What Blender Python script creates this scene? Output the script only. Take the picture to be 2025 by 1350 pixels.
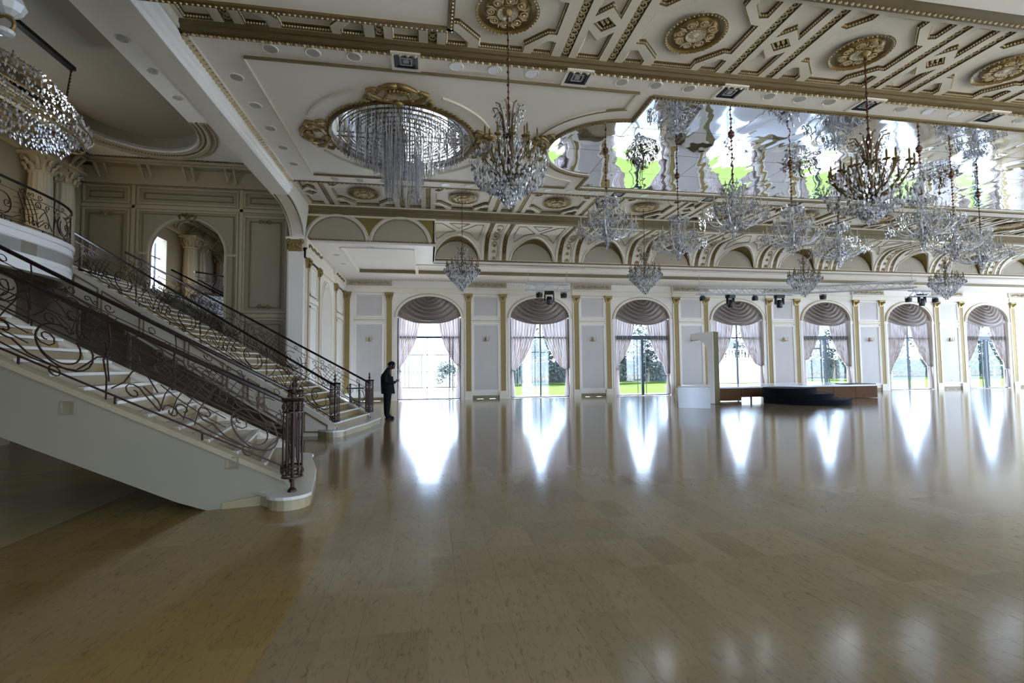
import bpy, math, random
from mathutils import Vector, Matrix
from math import pi, sin, cos, sqrt, atan2, hypot
random.seed(7)
S = bpy.context.scene
COL = S.collection
for o in list(bpy.data.objects): bpy.data.objects.remove(o)

# ------------------------------------------------------------------ camera
def cam_rows(yaw, pitch, roll):
    cy, sy, cp, sp, cr, sr = cos(yaw), sin(yaw), cos(pitch), sin(pitch), cos(roll), sin(roll)
    B = Matrix(((1,0,0),(0,0,-1),(0,1,0)))
    Rz = Matrix(((cy,-sy,0),(sy,cy,0),(0,0,1)))
    Rx = Matrix(((1,0,0),(0,cp,-sp),(0,sp,cp)))
    Rr = Matrix(((cr,-sr,0),(sr,cr,0),(0,0,1)))
    return Rr @ Rx @ B @ Rz
R = cam_rows(0.170447641, -0.050886, -0.009058)
cd = bpy.data.cameras.new('camera'); cam = bpy.data.objects.new('camera', cd); COL.objects.link(cam)
cd.sensor_width = 36; cd.lens = 960.635*36/2025; cd.clip_start = 0.05; cd.clip_end = 400
right, down, fwd = Vector(R[0]), Vector(R[1]), Vector(R[2])
mw = Matrix.Identity(4)
for i in range(3):
    mw[i][0] = right[i]; mw[i][1] = -down[i]; mw[i][2] = -fwd[i]
mw[2][3] = 1.55
cam.matrix_world = mw
S.camera = cam

# ------------------------------------------------------------------ world, light, exposure
W = bpy.data.worlds.new('world'); S.world = W; W.use_nodes = True
bg = W.node_tree.nodes['Background']
bg.inputs[0].default_value = (0.58, 0.745, 1.0, 1); bg.inputs[1].default_value = 2.8
S.view_settings.view_transform = 'Standard'; S.view_settings.look = 'None'
S.view_settings.exposure = 2.65; S.view_settings.gamma = 1.0; S.view_settings.use_curve_mapping = False
S.cycles.max_bounces = 9; S.cycles.diffuse_bounces = 5; S.cycles.glossy_bounces = 5
S.cycles.transmission_bounces = 6; S.cycles.transparent_max_bounces = 12
S.cycles.caustics_reflective = True; S.cycles.caustics_refractive = False
S.cycles.sample_clamp_indirect = 10; S.cycles.blur_glossy = 0.5
S.cycles.use_adaptive_sampling = True; S.cycles.adaptive_threshold = 0.02
S.cycles.use_denoising = True
sl = bpy.data.lights.new('sun','SUN'); sl.energy = 9.0; sl.angle = .02; sl.color = (1,.96,.88)
so = bpy.data.objects.new('sun', sl); COL.objects.link(so); so.rotation_euler = (0, -math.radians(35), 0)     # high sun from the left, along the window wall
def portal(x, y, z, sx, sz, flip):
    l = bpy.data.lights.new('window_daylight', 'AREA'); l.shape = 'RECTANGLE'; l.size = sx; l.size_y = sz
    l.cycles.is_portal = True
    o = bpy.data.objects.new('window_daylight', l); COL.objects.link(o)
    o.location = (x, y, z); o.rotation_euler = (-pi/2 if flip else pi/2, 0, 0)
WX = [0.04 + 5.4*i for i in range(7)]            # window centres along the hall
YW = 23.4; YN = -1.6
for i,x in enumerate(WX):
    portal(x, YW+0.5, 2.45, 3.0, 4.9, True)
    portal(x, YN-0.5, 2.45, 2.8, 4.9, False)

RW = [1.4, 6.2, 11.0, 15.8, 20.6]               # windows added to the unseen right end wall for more daylight
for y in RW:
    l = bpy.data.lights.new('window_daylight','AREA'); l.shape='RECTANGLE'; l.size=5.2; l.size_y=3.6; l.cycles.is_portal=True
    o = bpy.data.objects.new('window_daylight', l); COL.objects.link(o); o.location=(36.6,y,2.9); o.rotation_euler=(0,pi/2,0)

# ------------------------------------------------------------------ materials
def nd(nt, t, x=0, **kw):
    n = nt.nodes.new(t)
    for k, v in kw.items():
        if k in n.inputs: n.inputs[k].default_value = v
        else: setattr(n, k, v)
    return n
def mat(name, col, rough=.6, metal=0., var=0.0, vscale=3.0, bump=0.0, bscale=20.0, coat=0.0, spec=None, stretch=None, col2=None):
    m = bpy.data.materials.new(name); m.use_nodes = True; nt = m.node_tree; L = nt.links
    b = nt.nodes['Principled BSDF']
    b.inputs['Roughness'].default_value = rough; b.inputs['Metallic'].default_value = metal
    b.inputs['Coat Weight'].default_value = coat
    if spec is not None: b.inputs['Specular IOR Level'].default_value = spec
    tc = nd(nt, 'ShaderNodeTexCoord')
    src = tc.outputs['Object']
    if stretch:
        mp = nd(nt, 'ShaderNodeMapping'); mp.inputs['Scale'].default_value = stretch
        L.new(src, mp.inputs[0]); src = mp.outputs[0]
    n = nd(nt, 'ShaderNodeTexNoise'); n.inputs['Scale'].default_value = vscale; n.inputs['Detail'].default_value = 3
    L.new(src, n.inputs['Vector'])
    mx = nd(nt, 'ShaderNodeMix', data_type='RGBA')
    c2 = col2 or tuple(c*(1-var) for c in col)
    mx.inputs[6].default_value = (*col, 1); mx.inputs[7].default_value = (*c2, 1)
    L.new(n.outputs['Fac'], mx.inputs[0]); L.new(mx.outputs[2], b.inputs['Base Color'])
    if bump:
        n2 = nd(nt, 'ShaderNodeTexNoise'); n2.inputs['Scale'].default_value = bscale
        L.new(src, n2.inputs['Vector'])
        bp = nd(nt, 'ShaderNodeBump'); bp.inputs['Strength'].default_value = bump; bp.inputs['Distance'].default_value = .01
        L.new(n2.outputs['Fac'], bp.inputs['Height']); L.new(bp.outputs[0], b.inputs['Normal'])
    return m
M = {}
M['cream'] = mat('cream_plaster', (.74,.675,.56), .55, var=.10, vscale=1.2, bump=.05, bscale=60)
M['ceil'] = mat('ceiling_plaster', (.84,.785,.70), .6, var=.06, vscale=.8)
M['string'] = mat('stair_string_paint', (.27,.24,.17), .6, var=.10, vscale=1.5)
M['palegold'] = mat('pale_gilding', (.72,.58,.34), .4, .3, var=.3, vscale=20)
M['stairceil'] = mat('shaded_recess_plaster', (.25,.205,.14), .6, var=.1)  # ceiling plaster darkened to put the recess's shade into its colour
M['lunette'] = mat('taupe_shaded_lunette', (.40,.345,.26), .6, var=.12, vscale=3)  # taupe frieze paint; on lunettes it stands in for shade away from windows
M['bright'] = mat('lightened_white_plaster', (.88,.86,.83), .4, var=.04)  # white plaster made paler in place of daylight on right-facing surfaces
M['columnpaint'] = mat('shaded_cream_column', (.42,.36,.26), .55, var=.1)  # cream darkened to put the dim stair hall into the columns' colour
M['white'] = mat('white_plaster', (.76,.70,.63), .5, var=.06, vscale=1.0)
M['wallp'] = mat('grey_wall_panel', (.52,.48,.45), .5, var=.14, vscale=2.5, stretch=(1,1,.4))
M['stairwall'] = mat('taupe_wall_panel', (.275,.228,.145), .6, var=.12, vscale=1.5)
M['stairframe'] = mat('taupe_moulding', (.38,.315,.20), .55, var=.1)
M['gold'] = mat('antique_gold', (.42,.29,.10), .38, .5, var=.55, vscale=14, bump=.3, bscale=50)
M['bronze'] = mat('old_bronze_paint', (.20,.13,.04), .42, .45, var=.5, vscale=10, bump=.35, bscale=40)
M['brown'] = mat('brown_moulding', (.20,.15,.07), .5, .15, var=.25, vscale=6)
M['goldpanel'] = mat('gold_stucco', (.33,.235,.08), .6, .2, var=.35, vscale=25, bump=.2, bscale=80)
M['spandrel'] = mat('gold_leaf_spandrel', (.30,.22,.06), .45, .35, var=.4, vscale=20)
M['iron'] = mat('copper_brown_wrought_iron', (.055,.024,.016), .42, .5, var=.4, vscale=8)
M['rail'] = mat('dark_handrail', (.03,.014,.012), .25, .3, var=.3)
M['marble'] = mat('stair_marble', (.42,.345,.20), .22, var=.35, vscale=3, stretch=(1,3,1))
M['nosing'] = mat('pale_marble_nosing', (.66,.63,.56), .2, var=.15)
M['riser'] = mat('tan_marble_riser', (.27,.18,.06), .3, var=.3, vscale=3)
M['black'] = mat('black_cloth', (.004,.004,.006), .8, var=.3, spec=.2)
M['blackmetal'] = mat('black_metal', (.012,.012,.016), .35, .3, var=.3)
M['skin'] = mat('skin', (.12,.06,.04), .5, var=.2)
M['dframe'] = mat('dark_window_frame', (.03,.035,.04), .4, .4, var=.2)
M['swag'] = mat('mauve_satin', (.27,.215,.185), .45, var=.3, vscale=4, spec=.6, stretch=(1,1,3))
M['stageside'] = mat('brown_wood_panel', (.12,.055,.02), .7, spec=.15, var=.4, vscale=4, stretch=(1,1,6))
M['stagetop'] = mat('white_gloss_board', (.70,.72,.76), .12, var=.05)
M['olive'] = mat('olive_painted_board', (.12,.10,.045), .8, var=.15, spec=.1)
M['disc'] = mat('black_vinyl', (.006,.006,.009), .85, var=.2, spec=.08)
M['truss'] = mat('aluminium', (.42,.42,.43), .4, .4, var=.1)
M['bronzechain'] = mat('bronze_chain', (.16,.07,.035), .35, .7, var=.4, vscale=20)
M['bulb'] = mat('frosted_lamp_cover', (.85,.87,.92), .3, var=.03)
M['bulbdim'] = mat('grey_lamp_cover', (.40,.38,.33), .4, var=.1)
M['grass'] = mat('lawn_grass', (.045,.068,.018), .9, var=.35, spec=0, vscale=2)
M['leaf'] = mat('pale_green_leaves', (.10,.125,.12), .9, var=.5, spec=0, vscale=5)
M['bark'] = mat('bark', (.22,.18,.14), .9, var=.3)
M['pave'] = mat('white_paving', (.50,.49,.46), .9, var=.25, vscale=.6, spec=0)
M['glasspetal'] = mat('frosted_glass', (.70,.72,.72), .15, var=.1)
M['candle'] = mat('ivory_candle_tube', (.55,.50,.38), .5, var=.1)
M['vent'] = mat('black_vent_blade', (.01,.011,.02), .4, var=.3)
M['copper'] = mat('copper_red_cup', (.20,.05,.025), .35, .7, var=.3)

def floor_mat(name, c1, c2, vein, tw, tl, rough=.13, dark=.30):
    m = bpy.data.materials.new(name); m.use_nodes = True; nt = m.node_tree; L = nt.links
    b = nt.nodes['Principled BSDF']; tc = nd(nt, 'ShaderNodeTexCoord')
    geo = nd(nt, 'ShaderNodeNewGeometry')
    # tone per tile from snapped world position
    sn = nd(nt, 'ShaderNodeVectorMath', operation='SNAP'); sn.inputs[1].default_value = (tw, tl, 10)
    L.new(geo.outputs['Position'], sn.inputs[0])
    wn = nd(nt, 'ShaderNodeTexWhiteNoise'); L.new(sn.outputs[0], wn.inputs['Vector'])
    big = nd(nt, 'ShaderNodeTexNoise'); big.inputs['Scale'].default_value = .6; L.new(geo.outputs['Position'], big.inputs['Vector'])
    ad = nd(nt, 'ShaderNodeMath', operation='MULTIPLY'); L.new(wn.outputs['Value'], ad.inputs[0]); L.new(big.outputs['Fac'], ad.inputs[1])
    mx = nd(nt, 'ShaderNodeMix', data_type='RGBA'); mx.inputs[6].default_value = (*c1,1); mx.inputs[7].default_value = (*c2,1)
    L.new(ad.outputs[0], mx.inputs[0])
    # short vein streaks running along the hall's depth
    mp = nd(nt, 'ShaderNodeMapping'); mp.inputs['Scale'].default_value = (26, 7, 1); L.new(geo.outputs['Position'], mp.inputs[0])
    vn = nd(nt, 'ShaderNodeTexNoise'); vn.inputs['Scale'].default_value = 1.3; vn.inputs['Detail'].default_value = 6; vn.inputs['Roughness'].default_value = .7
    vn.inputs['Distortion'].default_value = 1.2
    L.new(mp.outputs[0], vn.inputs['Vector'])
    cr = nd(nt, 'ShaderNodeValToRGB'); cr.color_ramp.elements[0].position = .26; cr.color_ramp.elements[0].color = (dark,dark,dark,1)
    cr.color_ramp.elements[1].position = .46; cr.color_ramp.elements[1].color = (1,1,1,1); L.new(vn.outputs['Fac'], cr.inputs[0])
    m2 = nd(nt, 'ShaderNodeMix', data_type='RGBA', blend_type='MULTIPLY'); m2.inputs[0].default_value = .8
    L.new(mx.outputs[2], m2.inputs[6]); L.new(cr.outputs[0], m2.inputs[7])
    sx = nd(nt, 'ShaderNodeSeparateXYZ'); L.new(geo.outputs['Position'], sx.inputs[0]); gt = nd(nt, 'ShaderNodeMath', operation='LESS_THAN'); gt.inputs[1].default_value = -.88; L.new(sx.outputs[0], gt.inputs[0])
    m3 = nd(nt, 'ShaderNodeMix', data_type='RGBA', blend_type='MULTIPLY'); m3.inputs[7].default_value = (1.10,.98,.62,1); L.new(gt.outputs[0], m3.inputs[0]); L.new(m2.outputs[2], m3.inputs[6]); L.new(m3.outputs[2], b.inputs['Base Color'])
    b.inputs['Roughness'].default_value = rough; b.inputs['IOR'].default_value = 1.5
    wv = nd(nt, 'ShaderNodeTexNoise'); wv.inputs['Scale'].default_value = 1.0; wv.inputs['Detail'].default_value = 2
    mq = nd(nt, 'ShaderNodeMapping'); mq.inputs['Scale'].default_value = (.7, 2.6, 1); L.new(geo.outputs['Position'], mq.inputs[0]); L.new(mq.outputs[0], wv.inputs['Vector'])
    bp = nd(nt, 'ShaderNodeBump'); bp.inputs['Strength'].default_value = .35; bp.inputs['Distance'].default_value = .004
    L.new(wv.outputs['Fac'], bp.inputs['Height']); L.new(bp.outputs[0], b.inputs['Normal'])
    return m
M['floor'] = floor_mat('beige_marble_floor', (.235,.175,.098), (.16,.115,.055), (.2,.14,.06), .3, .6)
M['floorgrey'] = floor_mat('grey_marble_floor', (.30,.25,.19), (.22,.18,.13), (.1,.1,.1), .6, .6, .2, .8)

def glass_mat():
    m = bpy.data.materials.new('clear_window_glass'); m.use_nodes = True; nt = m.node_tree; nt.nodes.clear()
    o = nd(nt, 'ShaderNodeOutputMaterial'); t = nd(nt, 'ShaderNodeBsdfTransparent'); g = nd(nt, 'ShaderNodeBsdfGlossy'); g.inputs['Roughness'].default_value = .02
    t.inputs[0].default_value = (.96,.98,1,1)
    mx = nd(nt, 'ShaderNodeMixShader'); mx.inputs[0].default_value = .04
    nt.links.new(t.outputs[0], mx.inputs[1]); nt.links.new(g.outputs[0], mx.inputs[2]); nt.links.new(mx.outputs[0], o.inputs[0])
    return m
M['glass'] = glass_mat()
def crystal_mat(name, tr=.35, col=(.95,.96,1), gl=.34, lo=.10):
    m = bpy.data.materials.new(name); m.use_nodes = True; nt = m.node_tree; nt.nodes.clear()
    o = nd(nt, 'ShaderNodeOutputMaterial'); t = nd(nt, 'ShaderNodeBsdfTransparent'); g = nd(nt, 'ShaderNodeBsdfGlossy'); g.inputs['Roughness'].default_value = .08
    d = nd(nt, 'ShaderNodeBsdfDiffuse'); ge = nd(nt, 'ShaderNodeNewGeometry'); rp = nd(nt, 'ShaderNodeValToRGB')
    rp.color_ramp.elements[0].color = (lo,lo,lo*1.1,1); rp.color_ramp.elements[1].color = (.98,.98,1,1); rp.color_ramp.elements[0].position = .1; rp.color_ramp.elements[1].position = .7
    nt.links.new(ge.outputs['Random Per Island'], rp.inputs[0]); nt.links.new(rp.outputs[0], d.inputs[0])  # random grey per crystal paints in sparkle and refraction mottle
    g2 = nd(nt, 'ShaderNodeBsdfGlossy'); g2.inputs['Roughness'].default_value = .03; g2.inputs[0].default_value = (*col,1)
    g.inputs[0].default_value = (*col,1); t.inputs[0].default_value = (.93,.95,1,1)
    a = nd(nt, 'ShaderNodeMixShader'); a.inputs[0].default_value = gl
    if gl > .1:
        g = nd(nt, 'ShaderNodeBsdfGlass'); g.inputs['Roughness'].default_value = 0; g.inputs['IOR'].default_value = 1.6; g.inputs[0].default_value = (*col,1)
    b = nd(nt, 'ShaderNodeMixShader'); b.inputs[0].default_value = tr
    L = nt.links
    c2 = nd(nt, 'ShaderNodeMixShader'); c2.inputs[0].default_value = .35; L.new(d.outputs[0], c2.inputs[1]); L.new(g2.outputs[0], c2.inputs[2])
    L.new(c2.outputs[0], a.inputs[1]); L.new(g.outputs[0], a.inputs[2]); L.new(a.outputs[0], b.inputs[1]); L.new(t.outputs[0], b.inputs[2]); L.new(b.outputs[0], o.inputs[0])
    return m
M['crystal'] = crystal_mat('cut_crystal', .0)
M['glassarm'] = crystal_mat('clear_glass_arm', .05, (.95,.96,1), .2, .75)
M['strand'] = crystal_mat('crystal_strand', .15, (.95,.95,.95))
def sheer_mat():
    m = bpy.data.materials.new('sheer_pink_fabric'); m.use_nodes = True; nt = m.node_tree; nt.nodes.clear(); L = nt.links
    o = nd(nt, 'ShaderNodeOutputMaterial'); d = nd(nt, 'ShaderNodeBsdfDiffuse'); t = nd(nt, 'ShaderNodeBsdfTranslucent')
    tc = nd(nt, 'ShaderNodeTexCoord'); mp = nd(nt, 'ShaderNodeMapping'); mp.inputs['Scale'].default_value = (6,.5,.15)
    n = nd(nt, 'ShaderNodeTexNoise'); n.inputs['Scale'].default_value = 2.0
    L.new(tc.outputs['Object'], mp.inputs[0]); L.new(mp.outputs[0], n.inputs['Vector'])
    mx = nd(nt, 'ShaderNodeMix', data_type='RGBA'); mx.inputs[6].default_value = (.58,.52,.50,1); mx.inputs[7].default_value = (.36,.28,.23,1)  # brown streaks put the shade of fold lines into the cloth's colour
    rm = nd(nt, 'ShaderNodeMapRange'); rm.inputs[1].default_value = .38; rm.inputs[2].default_value = .66; L.new(n.outputs['Fac'], rm.inputs[0])
    L.new(rm.outputs[0], mx.inputs[0]); L.new(mx.outputs[2], d.inputs[0])
    m2 = nd(nt, 'ShaderNodeMix', data_type='RGBA', blend_type='MULTIPLY'); m2.inputs[0].default_value = 1; m2.inputs[7].default_value = (.60,.58,.60,1)
    L.new(mx.outputs[2], m2.inputs[6]); L.new(m2.outputs[2], t.inputs[0])
    s = nd(nt, 'ShaderNodeMixShader'); s.inputs[0].default_value = .5
    L.new(d.outputs[0], s.inputs[1]); L.new(t.outputs[0], s.inputs[2]); L.new(s.outputs[0], o.inputs[0])
    return m
M['sheer'] = sheer_mat()
def mirror_mat(name, wavy):
    m = bpy.data.materials.new(name); m.use_nodes = True; nt = m.node_tree; L = nt.links
    b = nt.nodes['Principled BSDF']; b.inputs['Metallic'].default_value = 1; b.inputs['Roughness'].default_value = .015
    b.inputs['Base Color'].default_value = (.86,.88,.92,1)
    if wavy:
        g = nd(nt, 'ShaderNodeNewGeometry'); mp = nd(nt, 'ShaderNodeMapping'); mp.inputs['Scale'].default_value = (1.3,.8,1)
        n = nd(nt, 'ShaderNodeTexNoise'); n.inputs['Scale'].default_value = .9; n.inputs['Detail'].default_value = 1.5; n.inputs['Distortion'].default_value = .6
        L.new(g.outputs['Position'], mp.inputs[0]); L.new(mp.outputs[0], n.inputs['Vector'])
        bp = nd(nt, 'ShaderNodeBump'); bp.inputs['Strength'].default_value = 1; bp.inputs['Distance'].default_value = .021
        L.new(n.outputs['Fac'], bp.inputs['Height']); L.new(bp.outputs[0], b.inputs['Normal'])
    return m
M['mirror'] = mirror_mat('stretched_mirror_film', True)
M['flatmirror'] = mirror_mat('flat_mirror', False)
def lamp_mat(name, s):
    m = bpy.data.materials.new(name); m.use_nodes = True; b = m.node_tree.nodes['Principled BSDF']
    b.inputs['Base Color'].default_value = (.8,.8,.8,1); b.inputs['Emission Color'].default_value = (.95,.97,1,1); b.inputs['Emission Strength'].default_value = s
    return m
M['lit'] = lamp_mat('lit_downlight', 14.0)

# ------------------------------------------------------------------ mesh helpers
class MB:
    def __init__(s): s.v = []; s.f = []; s.mi = []; s.cur = 0; s.smooth = False
    def add(s, vs, fs):
        n = len(s.v); s.v += [tuple(p) for p in vs]; s.f += [tuple(i+n for i in f) for f in fs]; s.mi += [s.cur]*len(fs); return s
    def box(s, x0, x1, y0, y1, z0, z1):
        x0,x1 = min(x0,x1),max(x0,x1); y0,y1 = min(y0,y1),max(y0,y1); z0,z1 = min(z0,z1),max(z0,z1)
        return s.add([(x0,y0,z0),(x1,y0,z0),(x1,y1,z0),(x0,y1,z0),(x0,y0,z1),(x1,y0,z1),(x1,y1,z1),(x0,y1,z1)],
                     [(0,3,2,1),(4,5,6,7),(0,1,5,4),(1,2,6,5),(2,3,7,6),(3,0,4,7)])
    def prism(s, poly, a, b, axis='z'):
        n = len(poly)
        def P(p, h):
            return (p[0],p[1],h) if axis=='z' else (p[0],h,p[1]) if axis=='y' else (h,p[0],p[1])
        vs = [P(p,a) for p in poly]+[P(p,b) for p in poly]
        return s.add(vs, [tuple(range(n))[::-1], tuple(range(n,2*n))]+[(i,(i+1)%n,(i+1)%n+n,i+n) for i in range(n)])
    def tube(s, pts, r, n=6, closed=False, cap=True):
        pts = [Vector(p) for p in pts]; m = len(pts)
        if m < 2: return s
        rr = r if isinstance(r,(list,tuple)) else [r]*m
        vs = []; prev = None
        for i, p in enumerate(pts):
            if closed: d = pts[(i+1)%m]-pts[i-1]
            else: d = pts[min(i+1,m-1)]-pts[max(i-1,0)]
            if d.length < 1e-9: d = Vector((0,0,1))
            d.normalize()
            if prev is None:
                a = Vector((0,0,1)) if abs(d.z) < .9 else Vector((1,0,0))
                u = d.cross(a).normalized()
            else:
                u = (prev - d*prev.dot(d))
                u = u.normalized() if u.length > 1e-6 else d.orthogonal().normalized()
            prev = u; w = d.cross(u)
            for k in range(n):
                t = 2*pi*(k+.5)/n; vs.append(p + (u*cos(t)+w*sin(t))*rr[i])
        fs = []
        for i in range(m if closed else m-1):
            j = (i+1)%m
            for k in range(n):
                fs.append((i*n+k, i*n+(k+1)%n, j*n+(k+1)%n, j*n+k))
        if cap and not closed: fs += [tuple(range(n))[::-1], tuple((m-1)*n+k for k in range(n))]
        return s.add(vs, fs)
    def lathe(s, prof, n=16, c=(0,0,0), cap=True):
        vs = [(c[0]+r*cos(2*pi*k/n), c[1]+r*sin(2*pi*k/n), c[2]+z) for r,z in prof for k in range(n)]
        fs = [(i*n+k, i*n+(k+1)%n, (i+1)*n+(k+1)%n, (i+1)*n+k) for i in range(len(prof)-1) for k in range(n)]
        if cap: fs += [tuple(range(n))[::-1], tuple((len(prof)-1)*n+k for k in range(n))]
        return s.add(vs, fs)
    def octa(s, x, y, z, rx, rz, ry=None):
        ry = ry or rx
        return s.add([(x+rx,y,z),(x,y+ry,z),(x-rx,y,z),(x,y-ry,z),(x,y,z+rz),(x,y,z-rz)],
                     [(0,1,4),(1,2,4),(2,3,4),(3,0,4),(1,0,5),(2,1,5),(3,2,5),(0,3,5)])
    def torus(s, c, R, r, n=10, m=4, axis='z'):
        pts = []
        for k in range(n):
            t = 2*pi*k/n
            pts.append((c[0]+R*cos(t), c[1]+R*sin(t), c[2]) if axis=='z' else (c[0]+R*cos(t), c[1], c[2]+R*sin(t)) if axis=='y' else (c[0], c[1]+R*cos(t), c[2]+R*sin(t)))
        return s.tube(pts, r, m, closed=True)
    def grid(s, fn, nu, nv):
        vs = [fn(i/nu, j/nv) for i in range(nu+1) for j in range(nv+1)]
        return s.add(vs, [(i*(nv+1)+j, (i+1)*(nv+1)+j, (i+1)*(nv+1)+j+1, i*(nv+1)+j+1) for i in range(nu) for j in range(nv)])
    def mesh(s, name, mats):
        me = bpy.data.meshes.new(name); me.from_pydata(s.v, [], s.f)
        if not isinstance(mats,(list,tuple)): mats = [mats]
        for m in mats: me.materials.append(M[m])
        if len(mats) > 1: me.polygons.foreach_set('material_index', s.mi)
        if s.smooth: me.polygons.foreach_set('use_smooth', [True]*len(me.polygons))
        me.update(); return me
    def build(s, name, mats, parent=None, loc=None, kind=None):
        return link(name, s.mesh(name, mats), parent, loc, kind)
def link(name, me, parent=None, loc=None, kind=None, rot=None, scale=None):
    o = bpy.data.objects.new(name, me); COL.objects.link(o)
    if parent: o.parent = parent
    if loc: o.location = loc
    if rot: o.rotation_euler = rot
    if scale: o.scale = scale
    if kind: o['kind'] = kind
    return o
def thing(name, label, cat, loc=(0,0,0), rz=0, group=None):
    o = bpy.data.objects.new(name, None); COL.objects.link(o); o.location = loc; o.rotation_euler = (0,0,rz); o.empty_display_size = .1
    o['label'] = label; o['category'] = cat
    if group: o['group'] = group
    return o
def struct(name, label=None):
    o = bpy.data.objects.new(name, None); COL.objects.link(o); o['kind'] = 'structure'
    if label: o['label'] = label
    return o
def tag(o, label, cat, group=None):
    o['label'] = label; o['category'] = cat
    if group: o['group'] = group
    return o
def plate(name, outers, mats, thick, mapf, side=False):
    """flat plate with holes (2D curve fill), thickness thick, vertices mapped by mapf(x,y,h)"""
    cu = bpy.data.curves.new('tmp','CURVE'); cu.dimensions = '2D'; cu.fill_mode = 'BOTH'; cu.extrude = thick/2
    for poly in outers:
        sp = cu.splines.new('POLY'); sp.points.add(len(poly)-1)
        for i,p in enumerate(poly): sp.points[i].co = (p[0],p[1],0,1)
        sp.use_cyclic_u = True
    ob = bpy.data.objects.new('tmp', cu); COL.objects.link(ob)
    me = bpy.data.meshes.new_from_object(ob.evaluated_get(bpy.context.evaluated_depsgraph_get()))
    nz = [abs(p.normal.z) for p in me.polygons]
    vs = [mapf(v.co.x, v.co.y, v.co.z+thick/2) for v in me.vertices]
    fs = [tuple(p.vertices) for p in me.polygons]
    bpy.data.objects.remove(ob); bpy.data.curves.remove(cu); bpy.data.meshes.remove(me)
    b = MB(); b.v = vs; b.f = fs; b.mi = [1 if (side and z < .5) else 0 for z in nz]
    return b
def rect(x0,x1,y0,y1): return [(x0,y0),(x1,y0),(x1,y1),(x0,y1)]
def arch_poly(cx, hw, z0, zs, rise, n=20):
    return [(cx-hw,z0),(cx+hw,z0)]+[(cx+hw*cos(pi*k/n), zs+rise*sin(pi*k/n)) for k in range(n+1)]
def resample(pts, step, closed=False):
    P = list(pts)+([pts[0]] if closed else []); out = []; carry = 0.0
    for a,b in zip(P,P[1:]):
        a=Vector(a); b=Vector(b); L=(b-a).length
        if L < 1e-9: continue
        t = carry
        while t < L: out.append(a+(b-a)*(t/L)); t += step
        carry = t-L
    return out

# ================================================================== THE SETTING
XR = 36.0                                  # right end of the hall
ORD = ['leftmost','second','third','fourth','fifth','sixth','seventh','eighth','ninth','tenth']
# ---- floor: beige slabs laid in running rows; the nearest ones as parts, the rest joined
floor = struct('floor')
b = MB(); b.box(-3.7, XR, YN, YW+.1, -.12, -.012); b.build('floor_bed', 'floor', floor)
b = MB(); b.box(-10.6, -3.705, -1.6, 16.6, -.12, -.012); b.build('floor_bed', 'floorgrey', floor)
TW, TL, gp = .30, .60, .0012
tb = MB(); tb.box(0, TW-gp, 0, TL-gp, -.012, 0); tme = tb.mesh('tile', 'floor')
near = []; rest = MB()
nx = int((XR+3.7)/TW); ny = int((YW-YN)/TL)+1
for i in range(nx):
    for j in range(ny):
        x = -3.7+i*TW; y = YN + j*TL + (TL/2 if i % 2 else 0) - .3
        if y > YW: continue
        v = Vector((x+.15, y+.3, -1.55)); d = v.dot(fwd)
        if d > .5:
            px = 1012.5+960.6*v.dot(right)/d; py = 675+960.6*v.dot(down)/d
            if -60 < px < 2085 and 760 < py < 1420: near.append((d, x, y)); continue
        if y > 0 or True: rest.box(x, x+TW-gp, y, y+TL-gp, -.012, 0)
near.sort()
for d,x,y in near[:300]: link('tile', tme, floor, (x,y,0))
for d,x,y in near[300:]: rest.box(x, x+TW-gp, y, y+TL-gp, -.012, 0)
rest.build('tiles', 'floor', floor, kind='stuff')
b = MB()
for i in range(12):
    for j in range(31):
        x = -3.706-(i+1)*.6; y = -1.6+j*.6
        if x < -10.6: continue
        b.box(x, x+.598, y, min(y+.598,16.5), -.012, 0)
b.build('tiles', 'floorgrey', floor, kind='stuff')

# ---- window wall, one bay per window
wall_far = struct('wall_far')
ZS, RISE, HW = 3.9, 1.02, 1.5
def bay_wall(yflip=False):
    s = -1 if yflip else 1
    poly = [rect(-2.7,2.7,0,5.75), arch_poly(0, HW, 0.001, ZS, RISE)]
    return plate('bay', poly, None, .35, lambda x,y,h: (x, s*h, y))
bw = bay_wall().mesh('wall_bay', 'white')
def frame_mb(b, x0,x1,z0,z1, w=.05, d=.03, y=0):
    b.box(x0,x1,y-d,y,z0,z0+w).box(x0,x1,y-d,y,z1-w,z1).box(x0,x0+w,y-d,y,z0+w,z1-w).box(x1-w,x1,y-d,y,z0+w,z1-w)
    return b
# casing along the arch
b = MB(); b.smooth=False
def arch_strip(b, r0, r1, d, z0=0, hw=HW, zs=ZS, rise=RISE, n=24, y=0.0):
    pr = []
    for k in range(n+1):
        t = pi*k/n
        pr.append(((hw+r0)*cos(t), zs+(rise+r0)*sin(t), (hw+r1)*cos(t), zs+(rise+r1)*sin(t)))
    pr = [(hw+r0, z0, hw+r1, z0)]+pr+[(-hw-r0, z0, -hw-r1, z0)]
    vs = []
    for a,c,e,f in pr: vs += [(a,y,c),(a,y-d,c),(e,y-d,f),(e,y,f)]
    fs = [(4*i+k, 4*i+(k+1)%4, 4*i+4+(k+1)%4, 4*i+4+k) for i in range(len(pr)-1) for k in range(4)]
    b.add(vs, fs); return b
arch_strip(b, -.01, .05, .07, ZS); arch_strip(b, .05, .10, .045, ZS)
casing = b.mesh('arch_casing','cream')
b = MB(); arch_strip(b, .10, .125, .055, ZS); goldline = b.mesh('arch_gilding','gold')
b = MB(); b.box(-1.62,-1.5,-.03,0,0,ZS).box(1.5,1.62,-.03,0,0,ZS).box(-1.66,-1.48,-.05,0,3.74,3.86).box(1.48,1.66,-.05,0,3.74,3.86); jamb = b.mesh('jamb_moulding','white')
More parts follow.
